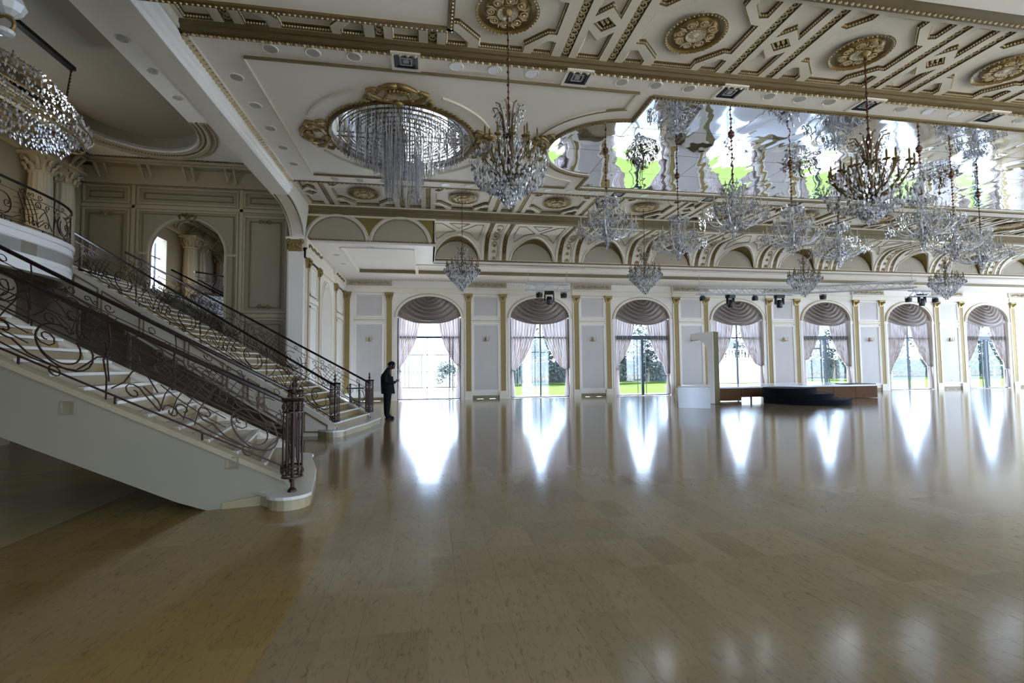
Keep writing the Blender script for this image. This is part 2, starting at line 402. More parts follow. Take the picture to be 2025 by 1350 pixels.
def pilaster_parts(parent, x, y, rz=0, yd=1, X=None):
    """gold-faced pilaster: white strips, gold shaft, base and capital"""
    for nm, me in PIL: 
        link(nm, me, parent, (x,y,0), rot=(0,0,rz))
b = MB(); b.box(-.17,-.125,-.06,0,.16,4.74).box(.125,.17,-.06,0,.16,4.74); p1 = b.mesh('pilaster_edge','cream')
b = MB(); b.box(-.125,.125,-.045,0,.36,4.72); p2 = b.mesh('pilaster_shaft','goldpanel')
b = MB(); b.box(-.19,.19,-.09,0,.0,.20).box(-.17,.17,-.075,0,.20,.27).box(-.18,.18,-.085,0,.27,.32).box(-.15,.15,-.065,0,.32,.37); p3 = b.mesh('pilaster_base','cream')
b = MB(); b.box(-.14,.14,-.07,0,4.70,4.74)
b.add([(-.13,-.06,4.74),(.13,-.06,4.74),(.19,-.13,5.02),(-.19,-.13,5.02),(-.13,0,4.74),(.13,0,4.74),(.19,0,5.02),(-.19,0,5.02)],[(0,1,2,3),(1,5,6,2),(4,0,3,7)])
b.box(-.21,.21,-.15,0,5.02,5.07)
for sx in (-1,1):
    b.torus((sx*.13,-.13,4.95), .055, .02, 8, 4, 'y'); 
    for k in range(3): b.octa(sx*.09*(k*.5), -.10-.02*k, 4.82+.05*k, .035, .06)
b.octa(0,-.13,4.93,.04,.05)
p4 = b.mesh('capital','gold')
PIL = [('pilaster_edge',p1),('pilaster_shaft',p2),('pilaster_base',p3),('capital',p4)]
# panel field between two pilasters (local x = 0 at the middle of the pier)
b = MB(); b.box(-.60,.60,-.02,0,.40,3.58); pf1 = b.mesh('wall_panel','wallp')
b = MB(); b.box(-.60,.60,-.02,0,3.98,4.93); pf2 = b.mesh('wall_panel','wallp')
b = MB(); frame_mb(b,-.665,.665,.33,3.65,.075,.05); frame_mb(b,-.585,.585,.42,3.56,.018,.035); pf3 = b.mesh('panel_moulding','white')
b = MB(); frame_mb(b,-.665,.665,3.90,5.01,.075,.05); frame_mb(b,-.585,.585,4.0,4.91,.018,.035); pf4 = b.mesh('panel_moulding','white')
b = MB(); b.box(-.70,.70,-.06,0,3.70,3.86).box(-.70,.70,-.085,0,3.80,3.84); pf5 = b.mesh('chair_rail','cream')
b = MB(); b.box(-.69,.69,-.075,0,3.755,3.775); pf6 = b.mesh('gilded_fillet','gold')
def frieze_orn(b, x0, x1, z, y, r=.07):
    n = int((x1-x0)/.3)
    for k in range(n):
        x = x0+(x1-x0)*(k+.5)/n
        sg = 1 if k%2 else -1
        pts = [(x-.13+.26*t, y-.02, z+sg*.06*sin(2*pi*t)) for t in [i/8 for i in range(9)]]
        b.tube(pts, .014, 4); b.torus((x,y-.02,z+sg*.015), .045, .012, 8, 4, 'y'); b.octa(x+.12,y-.02,z,.025,.04)
b = MB(); frieze_orn(b,-.95,.95,5.50,-.08); pf7 = b.mesh('frieze_ornament','gold')
b = MB(); b.box(-1.02,1.02,-.083,-.07,5.37,5.63); pf7b = b.mesh('frieze_panel','lunette')
b = MB(); b.box(-1.06,1.06,-.08,0,5.06,5.34).box(-1.08,1.08,-.12,0,5.28,5.34).box(-1.06,1.06,-.075,0,5.34,5.68).box(-1.07,1.07,-.105,0,5.64,5.68); pf8 = b.mesh('entablature_break','cream')
b = MB(); b.box(-.86,.86,-.03,0,0,.16); pf9 = b.mesh('baseboard','brown')
PIER = [('wall_panel',pf1),('wall_panel',pf2),('panel_moulding',pf3),('panel_moulding',pf4),('chair_rail',pf5),('gilded_fillet',pf6),('frieze_ornament',pf7),('frieze_panel',pf7b),('entablature_break',pf8),('baseboard',pf9)]
def socket_mesh():
    b = MB(); b.box(-.06,.06,-.025,0,.5,.54); return b.mesh('socket_plate','wallp')
sock = socket_mesh()
for i,x in enumerate(WX):
    link('wall_bay', bw, wall_far, (x,YW,0))
    for nm,me in (('arch_casing',casing),('arch_gilding',goldline),('jamb_moulding',jamb)): link(nm, me, wall_far, (x,YW,0))
    for sx in (-1,1): pilaster_parts(wall_far, x+sx*1.86, YW)
for i in range(7):
    xm = WX[i]+2.7
    for nm,me in PIER: link(nm, me, wall_far, (xm,YW,0))
    if i in (0,1,4,5): link('socket_plate', sock, wall_far, (xm,YW-.01,0))
xm = WX[0]-2.76
for nm,me in PIER: link(nm, me, wall_far, (xm,YW,0))
b = MB(); b.box(-4.2, WX[0]-2.7, YW, YW+.35, 0, 5.75).box(-4.0,-3.6,YW-.03,YW,0,4.74); b.build('wall_end','white',wall_far)
pilaster_parts(wall_far, -3.72, YW)
b = MB(); b.box(-3.9, XR, YW-.04, YW, 5.05,5.33).box(-3.9,XR,YW-.09,YW,5.28,5.34).box(-3.9,XR,YW-.10,YW,5.64,5.70); b.build('entablature','cream',wall_far)
b = MB(); 
for k in range(int((XR+3.9)/.14)): b.octa(-3.85+k*.14, YW-.11, 5.66, .045,.03)
b.build('bead_moulding','gold',wall_far, kind='stuff')
b = MB(); b.box(WX[6]+2.7, XR+.3, YW, YW+.35, 0, 7.5).box(-4.2,XR,YW,YW+.35,5.7,5.95); b.build('wall_end','white',wall_far)

# ---- windows
for i,x in enumerate(WX):
    w = struct('window_%d'%(i+1))
    door = i % 2 == 0
    fw = .05
    b = MB(); y0,y1 = YW+.16, YW+.24
    b.box(x-1.5,x-1.42,y0,y1,0,ZS).box(x+1.42,x+1.5,y0,y1,0,ZS).box(x-1.5,x+1.5,y0,y1,0,.05); b.build('window_frame','dframe',w)
    if i == 0:
        b = MB(); b.box(x-1.42,x+1.42,y0,y1,2.92,3.02); b.build('transom','dframe',w)
        for mx_ in (-.10,.95,1.12):
            b = MB(); b.box(x+mx_-.022,x+mx_+.022,y0-.02,y1,.05,2.92); b.build('door_stile','dframe',w)
    elif door:
        b = MB(); b.box(x-1.42,x+1.42,y0-.05,y1,2.86,3.06); b.build('transom','dframe',w)
        b = MB(); b.box(x+.02-.065,x+.02+.065,y0-.03,y1,.05,2.86); b.build('door_stile','dframe',w)
        for mx_ in (-.24,.22):
            b = MB(); b.box(x+mx_-.012,x+mx_+.012,y0,y1-.03,.05,2.86); b.build('door_edge','dframe',w)
    else:
        b = MB(); b.box(x-1.42,x+1.42,y0,y1,2.93,3.0); b.build('transom','dframe',w)
        b = MB(); b.box(x-.035+.04,x+.035+.04,y0,y1,.05,4.9); b.build('mullion','dframe',w)
    b = MB(); b.prism([(px+x,pz) for px,pz in arch_poly(0,1.49,.05,ZS,RISE-.01)], YW+.20, YW+.205, 'y'); b.build('window_pane','glass',w)

# ---- left wall of the window aisle
WLX = -3.88
wall_left = struct('wall_left')
def LW(b, y0,y1,z0,z1,d): return b.box(WLX, WLX+d, y0,y1,z0,z1)
pl = plate('lw', [rect(16.0,23.4,0,5.75), arch_poly(19.55,.95,.12,3.6,1.15)], None, .3, lambda y,z,h:(WLX-h, y, z)); pl.build('wall_bay','white',wall_left)
b = MB(); b.box(WLX-.35,WLX-.30,18.4,20.7,0,5); b.build('niche_back','white',wall_left)
b = MB()
def arch_strip_x(b, cy, hw, zs, rise, r0, r1, d, z0, n=20):
    pr = [((hw+r0),z0,(hw+r1),z0)]+[((hw+r0)*cos(pi*k/n), zs+(rise+r0)*sin(pi*k/n),(hw+r1)*cos(pi*k/n), zs+(rise+r1)*sin(pi*k/n)) for k in range(n+1)]+[(-(hw+r0),z0,-(hw+r1),z0)]
    vs = []
    for a,c,e,f in pr: vs += [(WLX,cy+a,c),(WLX+d,cy+a,c),(WLX+d,cy+e,f),(WLX,cy+e,f)]
    b.add(vs, [(4*i+k,4*i+(k+1)%4,4*i+4+(k+1)%4,4*i+4+k) for i in range(len(pr)-1) for k in range(4)])
arch_strip_x(b,19.55,.95,3.6,1.15,0,.05,.06,.12); arch_strip_x(b,19.55,.95,3.6,1.15,.10,.14,.045,.12); b.build('arch_casing','cream',wall_left)
for y in (16.45, 18.05, 21.2, 23.1): pilaster_parts(wall_left, WLX, y, rz=pi/2)
for y0,y1 in ((16.75,17.78),(21.5,22.85)):
    for z0,z1 in ((.35,3.6),(3.95,4.95)):
        b = MB(); LW(b,y0,y1,z0,z1,.03); b2 = MB()
        for a in ((y0,y1,z0,z0+.07),(y0,y1,z1-.07,z1),(y0,y0+.07,z0,z1),(y1-.07,y1,z0,z1)): LW(b2,*a,.06)
        b.build('wall_panel','white',wall_left); b2.build('panel_moulding','cream',wall_left)
    b = MB(); LW(b,y0-.1,y1+.1,3.70,3.86,.07); b.build('chair_rail','cream',wall_left)
b = MB(); LW(b,16.0,23.4,5.05,5.33,.07); LW(b,16,23.4,5.28,5.34,.12); LW(b,16,23.4,5.62,5.68,.10); LW(b,16,18.3,5.05,5.62,.10); LW(b,20.9,23.4,5.05,5.62,.10); b.build('entablature','cream',wall_left)
b = MB()
for y0,y1 in ((16.2,18.2),(21.0,22.9)):
    n = 7
    for k in range(n):
        y = y0+(y1-y0)*(k+.5)/n; sg = 1 if k%2 else -1
        b.tube([(WLX+.12, y-.13+.26*t, 5.48+sg*.06*sin(2*pi*t)) for t in [q/8 for q in range(9)]], .016, 4); b.torus((WLX+.12,y,5.48),.05,.013,8,4,'x')
b.build('frieze_ornament','gold',wall_left)

# ---- window aisle ceiling (lower) with long trays
ceiling = struct('ceiling')
def hplate(holes, outer, z, t, name, m, parent, side=False):
    pl = plate(name, [outer]+holes, None, t, lambda x,y,h:(x,y,z+h), side); return pl.build(name, m, parent)
outer = [(-4.0,16.6),(.2,16.6),(.2,19.1),(XR,19.1),(XR,23.45),(-4.0,23.45)]
hplate([rect(-2.93,-.55,17.1,21.6), rect(-.43,XR-.5,19.65,21.6)], outer, 5.65, .16, 'aisle_ceiling', 'white', ceiling)
b = MB(); b.box(-4,.2,16.8,23.5,5.81,5.86).box(.2,XR,19.2,23.5,5.81,5.86); b.build('tray_back','white',ceiling)
b = MB(); z=5.65
for x0,x1,y0,y1 in ((-2.93,-.55,17.1,21.6),(-.43,XR-.5,19.65,21.6)):
    for q in ((x0-.06,x1+.06,y1,y1+.06),(x0-.06,x0,y0,y1),(x1,x1+.06,y0,y1),(x0,x1,y0-.06,y0)): b.box(*q,z-.035,z)
b.build('tray_moulding','cream',ceiling)
b = MB(); b.box(-.43,XR-.5,21.585,21.6,5.66,5.80).box(-2.93,-.55,21.585,21.6,5.66,5.80); b.build('tray_painted_shade','brown',ceiling)  # brown strip stands in for shade on the tray's far side
# cornice of the aisle ceiling against the window wall
b = MB(); b.prism([(YW,5.70),(YW-.16,5.70),(YW-.24,5.76),(YW,5.95)], -3.9, XR, 'x'); 
b.v = [(x,y,z) for x,y,z in b.v]
b.build('cornice','cream',ceiling)

# ---- flat front with two blind lunettes (left of the cove)
front = struct('wall_lunettes')
YF = 16.6; ZT = 6.62
b = MB(); b.box(-4.0,.2,YF,YF+.2,5.66,6.61); b.build('spandrel_wall','spandrel',front)
for cx in (-2.98,-.93):
    hw = .93
    b = MB(); b.prism([(cx+hw*cos(pi*k/24), 5.72+.86*sin(pi*k/24)) for k in range(25)], YF-.012, YF+.1, 'y'); b.build('lunette_panel','lunette',front)
    b = MB(); b.tube([(cx+(hw+.03)*cos(pi*k/24), YF-.03, 5.70+.89*sin(pi*k/24)) for k in range(25)], .035, 6); b.tube([(cx+(hw+.09)*cos(pi*k/24), YF-.02, 5.70+.95*sin(pi*k/24)) for k in range(25)], .022, 6); b.build('lunette_arch','cream',front)
    b = MB()
    for p in resample([(cx+(hw-.04)*cos(pi*k/24), YF-.03, 5.70+.82*sin(pi*k/24)) for k in range(25)], .055): b.octa(*p,.018,.018)
    b.build('beading','gold',front,kind='stuff')
b = MB(); b.box(-3.95,.2,YF-.05,YF,5.65,5.72).box(.2,.24,YF-.05,19.1,5.65,5.72); b.build('white_edge','white',front)
b = MB()
for k in range(60): b.octa(-3.9+k*.07, YF-.06, 5.75, .025,.035)
b.build('beading','gold',front,kind='stuff')
b = MB(); b.box(-3.95,.25,YF-.03,YF,6.54,6.6); b.build('fillet','cream',front)

# ---- long cove with lunettes behind the beam
cove = struct('wall_cove')
RC, YC = .97, 18.13
PER = 3.03; LC = [1.10+PER*i for i in range(12)]; LHW = .90
def lun(x):
    d = min((abs(x-c) for c in LC)); return .90*sqrt(max(0,1-(d/LHW)**2)) if d < LHW else 0.0
b = MB(); b.smooth = True
xs = []
for c in LC: xs += [c-LHW+2*LHW*k/16 for k in range(17)]+[c+LHW+(PER-2*LHW)*k/4 for k in range(1,4)]
xs = [.2]+[x for x in xs if .2 < x < XR]+[XR]
def colpts(x, n=10):
    h = lun(x); t0 = math.asin(min(1,h/RC))
    return [(x, YC+RC*cos(t0+(pi/2-t0)*k/n), 5.65+RC*sin(t0+(pi/2-t0)*k/n)) for k in range(n+1)]
cols = [colpts(x) for x in xs]
vs = [p for c in cols for p in c]; n = 11
b.add(vs, [(i*n+j,(i+1)*n+j,(i+1)*n+j+1,i*n+j+1) for i in range(len(cols)-1) for j in range(n-1)])
b.build('cove_vault','cream',cove)
b = MB(); b.box(.2,XR,16.7,YC+.02,6.62,6.68); b.build('cove_ceiling','cream',cove)
bl = MB(); bl.box(.2,XR,19.12,19.2,5.6,6.7); bl.build('lunette_wall','lunette',cove)
b = MB(); 
for c in LC:
    if c+LHW > XR: break
    pr = [(c+LHW*cos(pi*k/20), 5.65+.9*sin(pi*k/20)) for k in range(21)]
    vs = []
    for x,zz in pr: 
        t0 = math.asin(min(1,(zz-5.65)/RC)); vs += [(x,19.12,zz),(x,YC+RC*cos(t0),zz)]
    b.add(vs, [(2*i,2*i+1,2*i+3,2*i+2) for i in range(20)])
b.build('lunette_reveal','spandrel',cove)
vm, gm = MB(), MB()
c=0.0
def cv(x, t, off=.0):  # point on cove, t: 0..1 along the curve, then flat up to 2
    if t <= 1: a = t*pi/2; return (x, YC+(RC-off)*cos(a), 5.65+(RC-off)*sin(a))
    return (x, YC-(t-1)*1.35, 6.62-off)
def ribstrip(b, x0, x1, off, t0=0, t1=2, n=14):
    vs = []
    for k in range(n+1):
        t = t0+(t1-t0)*k/n; vs += [cv(x0,t,0),cv(x0,t,off),cv(x1,t,off),cv(x1,t,0)]
    b.add(vs, [(4*i+k,4*i+(k+1)%4,4*i+4+(k+1)%4,4*i+4+k) for i in range(n) for k in range(4)])
mid = PER/2
for x in (mid-.55, mid-.27, mid+.17, mid+.45): ribstrip(vm, x-.0, x+.10, .035)
ribA = vm.mesh('cove_rib','cream')
for x in (mid-.435, mid+.285):
    ribstrip(gm, x, x+.15, .012)
ribG = gm.mesh('gilded_band','bronze')
dm = MB()
for x in (mid-.36, mid+.36):
    for k in range(17): 
        p = cv(x, .06+k*.115, .02); dm.octa(p[0],p[1],p[2],.032,.032)
ribD = dm.mesh('gilded_studs','gold')
om = MB()
def oval(t0,t1,hw): return [cv(mid-.05+hw*cos(a), (t0+t1)/2+(t1-t0)/2*sin(a), .02) for a in [2*pi*k/20 for k in range(20)]]
for t0,t1 in ((.05,.62),(.68,1.0),(1.1,1.8)): om.tube(oval(t0,t1,.15), .014, 4, closed=True)
for t in (.15,.33,.5,.84,1.45):
    p = cv(mid-.05,t,.03); om.torus(p,.05,.02,8,4,'y'); om.octa(p[0],p[1],p[2],.03,.03)
ribO = om.mesh('relief_panel','gold')
am = MB(); am.tube([(LHW*1.04*cos(pi*k/20), 19.08-.0, 5.66+.93*sin(pi*k/20)) for k in range(21)], .03, 5)
def edgecurve(f, off):
    out = []
    for k in range(21):
        a = pi*k/20; zz = .9*f*sin(a); t0 = math.asin(min(1,zz/RC)); out.append((LHW*f*cos(a), YC+(RC-off)*cos(t0), 5.65+(RC-off)*sin(t0)))
    return out
am.tube(edgecurve(1.05,.02), .035, 5)
archM = am.mesh('lunette_arch','cream')
am = MB(); am.tube([(LHW*.97*cos(pi*k/20), 19.10, 5.66+.87*sin(pi*k/20)) for k in range(21)], .028, 4); archB = am.mesh('lunette_fillet','bronze')
pm = MB()
for sx in (-1,1):
    P = [cv(sx*.10,1.12,.01),cv(sx*.62,1.75,.01),cv(sx*.86,1.75,.01),cv(sx*.86,.95,.01),cv(sx*.80,.62,.01),cv(sx*.46,.92,.01)]
    pm.tube(P+[P[0]], .014, 4)
P = [cv(-.35,1.8,.01),cv(.35,1.8,.01),cv(0,1.35,.01)]; pm.tube(P+[P[0]], .014, 4)
vaultpan = pm.mesh('vault_panel_moulding','brown')
for i,cx in enumerate(LC):
    if cx+1.5 > XR: break
    for nm,me in (('cove_rib',ribA),('gilded_band',ribG),('relief_panel',ribO)): link(nm,me,cove,(cx,0,0))
    link('gilded_studs',ribD,cove,(cx,0,0),kind='stuff')
    for nm,me in (('lunette_arch',archM),('lunette_fillet',archB),('vault_panel_moulding',vaultpan)): link(nm,me,cove,(cx,0,0))
b = MB(); b.box(.2,XR,19.0,19.1,5.64,5.70); b.build('white_edge','white',cove)
b = MB(); b.box(.2,XR,18.98,19.02,5.70,5.76); b.build('gilded_band','bronze',cove)
b = MB(); b.box(.16,.22,16.6,19.1,5.65,6.66); b.build('cove_end','cream',cove)

# ---- beam, coffered strips
b = MB(); b.box(-3.9,XR,16.56,16.78,6.60,7.0).box(-3.9,XR,16.52,16.56,6.69,7.0).box(-3.9,XR,16.49,16.52,6.79,7.0); b.build('beam','brown',ceiling)
b = MB(); b.box(-3.9,XR,16.46,16.50,6.86,6.9); b.build('beam_fillet','cream',ceiling)
ZR, ZB = 6.88, 6.965        # rib face, panel back
def coffer_polys(sv):
    """holes (closed), coordinates u along hall, v across; centred on the medallion"""
    H = []
    o = [(-.87,-.35),(-.87,.35),(-.72,.35),(-.36,.69),(-.36,.86),(.40,.86),(.40,.69),(.74,.35),(.87,.35),(.87,-.35),(.74,-.35),(.40,-.69),(.40,-.86),(-.36,-.86),(-.36,-.69),(-.72,-.35)]
    H.append(('o', o))
    for sx in (-1,1):
        for sy in (-1,1):
            t = [(sx*.90,sy*.87),(sx*.90,sy*.53),(sx*.77,sy*.50),(sx*.54,sy*.75),(sx*.54,sy*.87)]
            H.append(('t', t))
    m = 1.545
    for sy in (-1,1): H.append(('m', [(m-.21,sy*.86),(m-.21,sy*.15),(m,sy*.37),(m+.21,sy*.15),(m+.21,sy*.86)]))
    H.append(('d', [(m-.19,0),(m,-.17),(m+.19,0),(m,.17)]))
    for c in (m-.41,m+.43): H.append(('b', [(c-.07,-.88),(c+.07,-.88),(c+.07,.88),(c-.07,.88)]))
    return [(k,[(u,v*sv) for u,v in p]) for k,p in H]
def coffer_module(half, u0, u1):
    sv = half/.98
    H = [(k,p) for k,p in coffer_polys(sv) if min(q[0] for q in p) > u0+.01 and max(q[0] for q in p) < u1-.01]
    pl = plate('c', [rect(u0,u1,-half,half)]+[p for k,p in H], None, .085, lambda x,y,h:(x,y,ZR+h), True)
    res = [('coffer_ribs', pl.mesh('coffer_ribs',['cream','brown']), None)]
    b = MB(); b.box(u0,u1,-half,half,ZB,ZB+.03); res.append(('coffer_panel', b.mesh('coffer_panel','ceil'), None))
    bb = MB(); gb = MB(); rg = MB()
    for k,p in H:
        cx = sum(q[0] for q in p)/len(p); cy = sum(q[1] for q in p)/len(p)
        if k == 'b':
            gb.box(p[0][0],p[1][0],p[0][1],p[2][1],ZB-.03,ZB)
            v = p[0][1]+.07
            while v < p[2][1]-.04: rg.torus((cx,v,ZR+.03), .052, .012, 10, 4); rg.octa(cx,v,ZR+.04,.02,.02); v += .122
        else:
            if k == 'd': gb.add([(q[0],q[1],ZB-.005) for q in p],[(0,1,2,3)]); [rg.octa(cx+.05*cos(a),cy+.05*sin(a),ZR+.05,.032,.04) for a in (0,1.57,3.14,4.71)]
            for q in resample([(cx+(x-cx)*(1-.03/max(.1,abs(x-cx)+abs(y-cy))), cy+(y-cy)*(1-.03/max(.1,abs(x-cx)+abs(y-cy))), ZR+.03) for x,y in p], .042, True): bb.octa(q[0],q[1],q[2],.019,.022)
            gs = MB()
            gb.tube([(cx+(x-cx)*.985, cy+(y-cy)*.985, ZB-.012) for x,y in p], .022, 4, closed=True)
    res.append(('beading', bb.mesh('beading','palegold'), 'stuff')); res.append(('gilded_fillets', gb.mesh('gilded_fillets','bronze'), None)); res.append(('gilded_rings', rg.mesh('gilded_rings','palegold'), 'stuff'))
    return res
def medallion():
    b = MB(); b.smooth = True
    nr, nt_ = 22, 64
    def f(i,j):
        r = .49*i; t = 2*pi*j
        q = r/.49
        if q > .93: h = -.035+.012*abs(sin(t*20))
        elif q > .70: h = .05*(1-(q-.7)/.23)*.6
        elif q > .34: h = .02-.055*abs(sin(4*t+q*9))*sin((q-.34)/.36*pi)**.7
        elif q > .30: h = -.05
        elif q > .10: h = .0-.02*abs(sin(6*t))
        else: h = -.045
        return (r*cos(t), r*sin(t), ZB-.05+h)
    b.grid(f, nr, nt_)
    out = []
    for a in range(nr):
        for c in range(nt_):
            q = (a+.5)/nr; out.append(1 if .70 < q < .93 else 2 if q < .30 else 0)
    b.mi = out
    return b.mesh('ceiling_medallion', ['gold','bronze','cream'])
MED = medallion()
b = MB()
for k in range(8):
    a0 = 2*pi*k/8
    pts = []
    for q in range(15):
        t = q/14; rr = .035+.035*t; aa = t*pi*2.6
        cx_, cy_ = .25*cos(a0), .25*sin(a0); pts.append((cx_+rr*cos(aa+a0), cy_+rr*sin(aa+a0), ZB-.085))
    b.tube(pts, .010, 4); b.octa(.25*cos(a0),.25*sin(a0),ZB-.09,.02,.02)
    b.tube([(.18*cos(a0+.2),.18*sin(a0+.2),ZB-.08),(.27*cos(a0+.38),.27*sin(a0+.38),ZB-.09),(.335*cos(a0+.30),.335*sin(a0+.30),ZB-.085)], [.006,.014,.006], 4)
for k in range(44): b.octa(.465*cos(2*pi*k/44),.465*sin(2*pi*k/44),ZB-.09,.014,.014)
b.torus((0,0,ZB-.08),.155,.012,24,4); b.torus((0,0,ZB-.085),.07,.010,16,4)
MEDS = b.mesh('medallion_scrolls','palegold')
cof_n = coffer_module(.985, -.985, 2.105); cof_nl = coffer_module(.985, 1.205, 2.105)
cof_f = coffer_module(1.20, -.985, 2.105); cof_fl = coffer_module(1.20, 1.205, 2.105)
YNS, YFS = 6.99, 15.30
def place_cof(res, x, y):
    for nm,me,k in res: link(nm,me,ceiling,(x,y,0),kind=k)
for i in range(12):
    xn = -1.91+3.09*i; xf = -1.98+3.08*i
    place_cof(cof_n, xn, YNS); link('ceiling_medallion',MED,ceiling,(xn,YNS,0)); link('medallion_scrolls',MEDS,ceiling,(xn,YNS,0)); link('medallion_scrolls',MEDS,ceiling,(xf,YFS,0))
    place_cof(cof_f, xf, YFS); link('ceiling_medallion',MED,ceiling,(xf,YFS,0))
place_cof(cof_nl, -1.91-3.09, YNS); place_cof(cof_fl, -1.98-3.08, YFS)

# ---- centre ceiling (slightly lower) with round oculus and mirror field
ZC = 6.75; Y0, Y1 = 7.975, 14.08
OX, OY, OR = -.57, 11.10, 1.54
MX0, MY0, MY1, MCR = 4.33, 8.62, 13.42, 1.47
def circ(cx,cy,r,n=48,a0=0,a1=2*pi,end=False): return [(cx+r*cos(a0+(a1-a0)*k/n), cy+r*sin(a0+(a1-a0)*k/n)) for k in range(n+(1 if end else 0))]
mirror_poly = [(XR-1,MY0),(XR-1,MY1),(MX0,MY1)]+circ(MX0,11.02,MCR,32,pi/2,3*pi/2,True)+[(MX0,MY0)]
hplate([circ(OX,OY,OR), mirror_poly], rect(-3.8,XR,Y0,Y1), ZC, .10, 'centre_ceiling', 'ceil', ceiling)
# step profile at the strip edges: brown cyma and rows of gilded eggs
b = MB(); 
for y,s in ((Y0,-1),(Y1,1)):
    b.box(-3.8,XR, y, y+s*.07, ZC-.0,ZR+.06).box(-3.8,XR,y+s*.07,y+s*.11,ZC+.06,ZR+.06)
b.build('stepped_moulding','brown',ceiling)
b = MB()
for y,s in ((Y0,1),(Y1,-1)): b.box(-3.8,XR,y-.005*s,y+s*.075,ZC-.018,ZC)
b.box(-3.82,-3.70,Y0,Y1,ZC-.018,ZC); b.build('gilded_band','bronze',ceiling)
b = MB()
for k in range(int((XR+3.7)/.125)):
    b.octa(-3.72+k*.125, Y0+.035, ZC-.025,.045,.035,.038); b.octa(-3.72+k*.125, Y1-.035, ZC-.025,.045,.025,.035)
    b.octa(-3.66+k*.125, Y0+.035, ZC-.02,.012,.02,.035)
b.build('egg_moulding','palegold',ceiling,kind='stuff')
b = MB()
for k in range(int((Y1-Y0)/.12)):
    y = Y0+.1+k*.12; b.tube([(-3.81,y-.04,ZC-.02),(-3.76,y,ZC-.045),(-3.71,y+.04,ZC-.02)], .03, 5)
b.build('rope_moulding','palegold',ceiling,kind='stuff')
b = MB(); b.box(-3.70,-3.675,Y0+.08,Y1-.08,ZC-.03,ZC); b.build('white_fillet','white',ceiling)
# inner rectangle moulding
def molding(b, pts, w=.05, h=.035, z=ZC):
    for (x0,y0),(x1,y1) in zip(pts,pts[1:]):
        d = Vector((x1-x0,y1-y0)).normalized(); nx_,ny_ = -d.y*w/2, d.x*w/2
        b.add([(x0+nx_,y0+ny_,z),(x0-nx_,y0-ny_,z),(x1-nx_,y1-ny_,z),(x1+nx_,y1+ny_,z),(x0+nx_,y0+ny_,z-h),(x0-nx_,y0-ny_,z-h),(x1-nx_,y1-ny_,z-h),(x1+nx_,y1+ny_,z-h)],
              [(0,1,5,4),(1,2,6,5),(2,3,7,6),(3,0,4,7),(4,5,6,7)])
b = MB(); arcR = 1.98
def arcpts(s): return [(MX0+arcR*cos(a), 11.02+s*arcR*sin(a)) for a in [pi-(pi/2-.2)*k/14 for k in range(15)]]
molding(b, [(-3.06,8.49),(3.95,8.49),(3.95,8.49+.55)]+[]); molding(b, arcpts(-1)+[(3.95,9.04)])
molding(b, [(-3.06,8.49),(-3.06,13.5),(3.95,13.5),(3.95,13.0)]); molding(b, arcpts(1)+[(3.95,13.0)])
b.build('panel_moulding','cream',ceiling)
b = MB(); molding(b, [(-3.03,8.46),(3.98,8.46)], .02,.05); molding(b, [(-3.03,13.47),(3.9,13.47)], .02,.05); molding(b,[(x+.03,y-.03) for x,y in arcpts(-1)],.02,.05); b.build('moulding_shadow_line','brown',ceiling)  # thin brown strip draws in the moulding's shaded side
# mirror frame
b = MB()
fr = [(XR-1,MY0),(MX0,MY0),(MX0,11.02-MCR)]+circ(MX0,11.02,MCR,32,3*pi/2,pi/2,True)+[(MX0,MY1),(XR-1,MY1)]
fo = [(XR-1,MY0-.07),(MX0-.05,MY0-.07),(MX0-.05,11.02-MCR-.06)]+circ(MX0-.02,11.02,MCR+.07,32,3*pi/2,pi/2,True)+[(MX0-.05,MY1+.07),(XR-1,MY1+.07)]
molding(b, fo, .09, .04); b.build('mirror_frame','brown',ceiling)
b = MB()
for p in resample([(x,y,ZC-.045) for x,y in fo], .075): b.octa(*p,.034,.025)
b.build('beading','gold',ceiling,kind='stuff')
# mirror panels
PW, PH = 2.53, 1.2
def mpanel(poly):
    b = MB(); b.prism(poly, ZC+.015, ZC+.03); return b
g = .006
xk = [MX0]+[MX0+.0+PW*k for k in range(1,13)]
for k in range(12):
    x0, x1 = MX0+PW*k, min(MX0+PW*(k+1), XR-1)
    for j in range(4):
        y0 = MY0+(MY1-MY0)*j/4; y1 = MY0+(MY1-MY0)*(j+1)/4
        o = mpanel([(x0+g,y0+g),(x1-g,y0+g),(x1-g,y1-g),(x0+g,y1-g)]).build('mirror_panel','mirror',ceiling)
for s in (-1,1):
    arc = [(MX0-g+MCR*cos(a)*.995, 11.02+s*g+s*MCR*.995*sin(a)) for a in [pi/2+(pi/2)*q/16 for q in range(17)]]
    poly = arc+[(MX0-g,11.02+s*g)]
    if s < 0: poly = poly[::-1]
    mpanel(poly).build('mirror_panel','mirror',ceiling)
b = MB(); b.box(MX0-MCR-.1,XR-1+.1,MY0-.1,MY1+.1,ZC+.035,ZC+.06); b.build('mirror_backing','brown',ceiling)
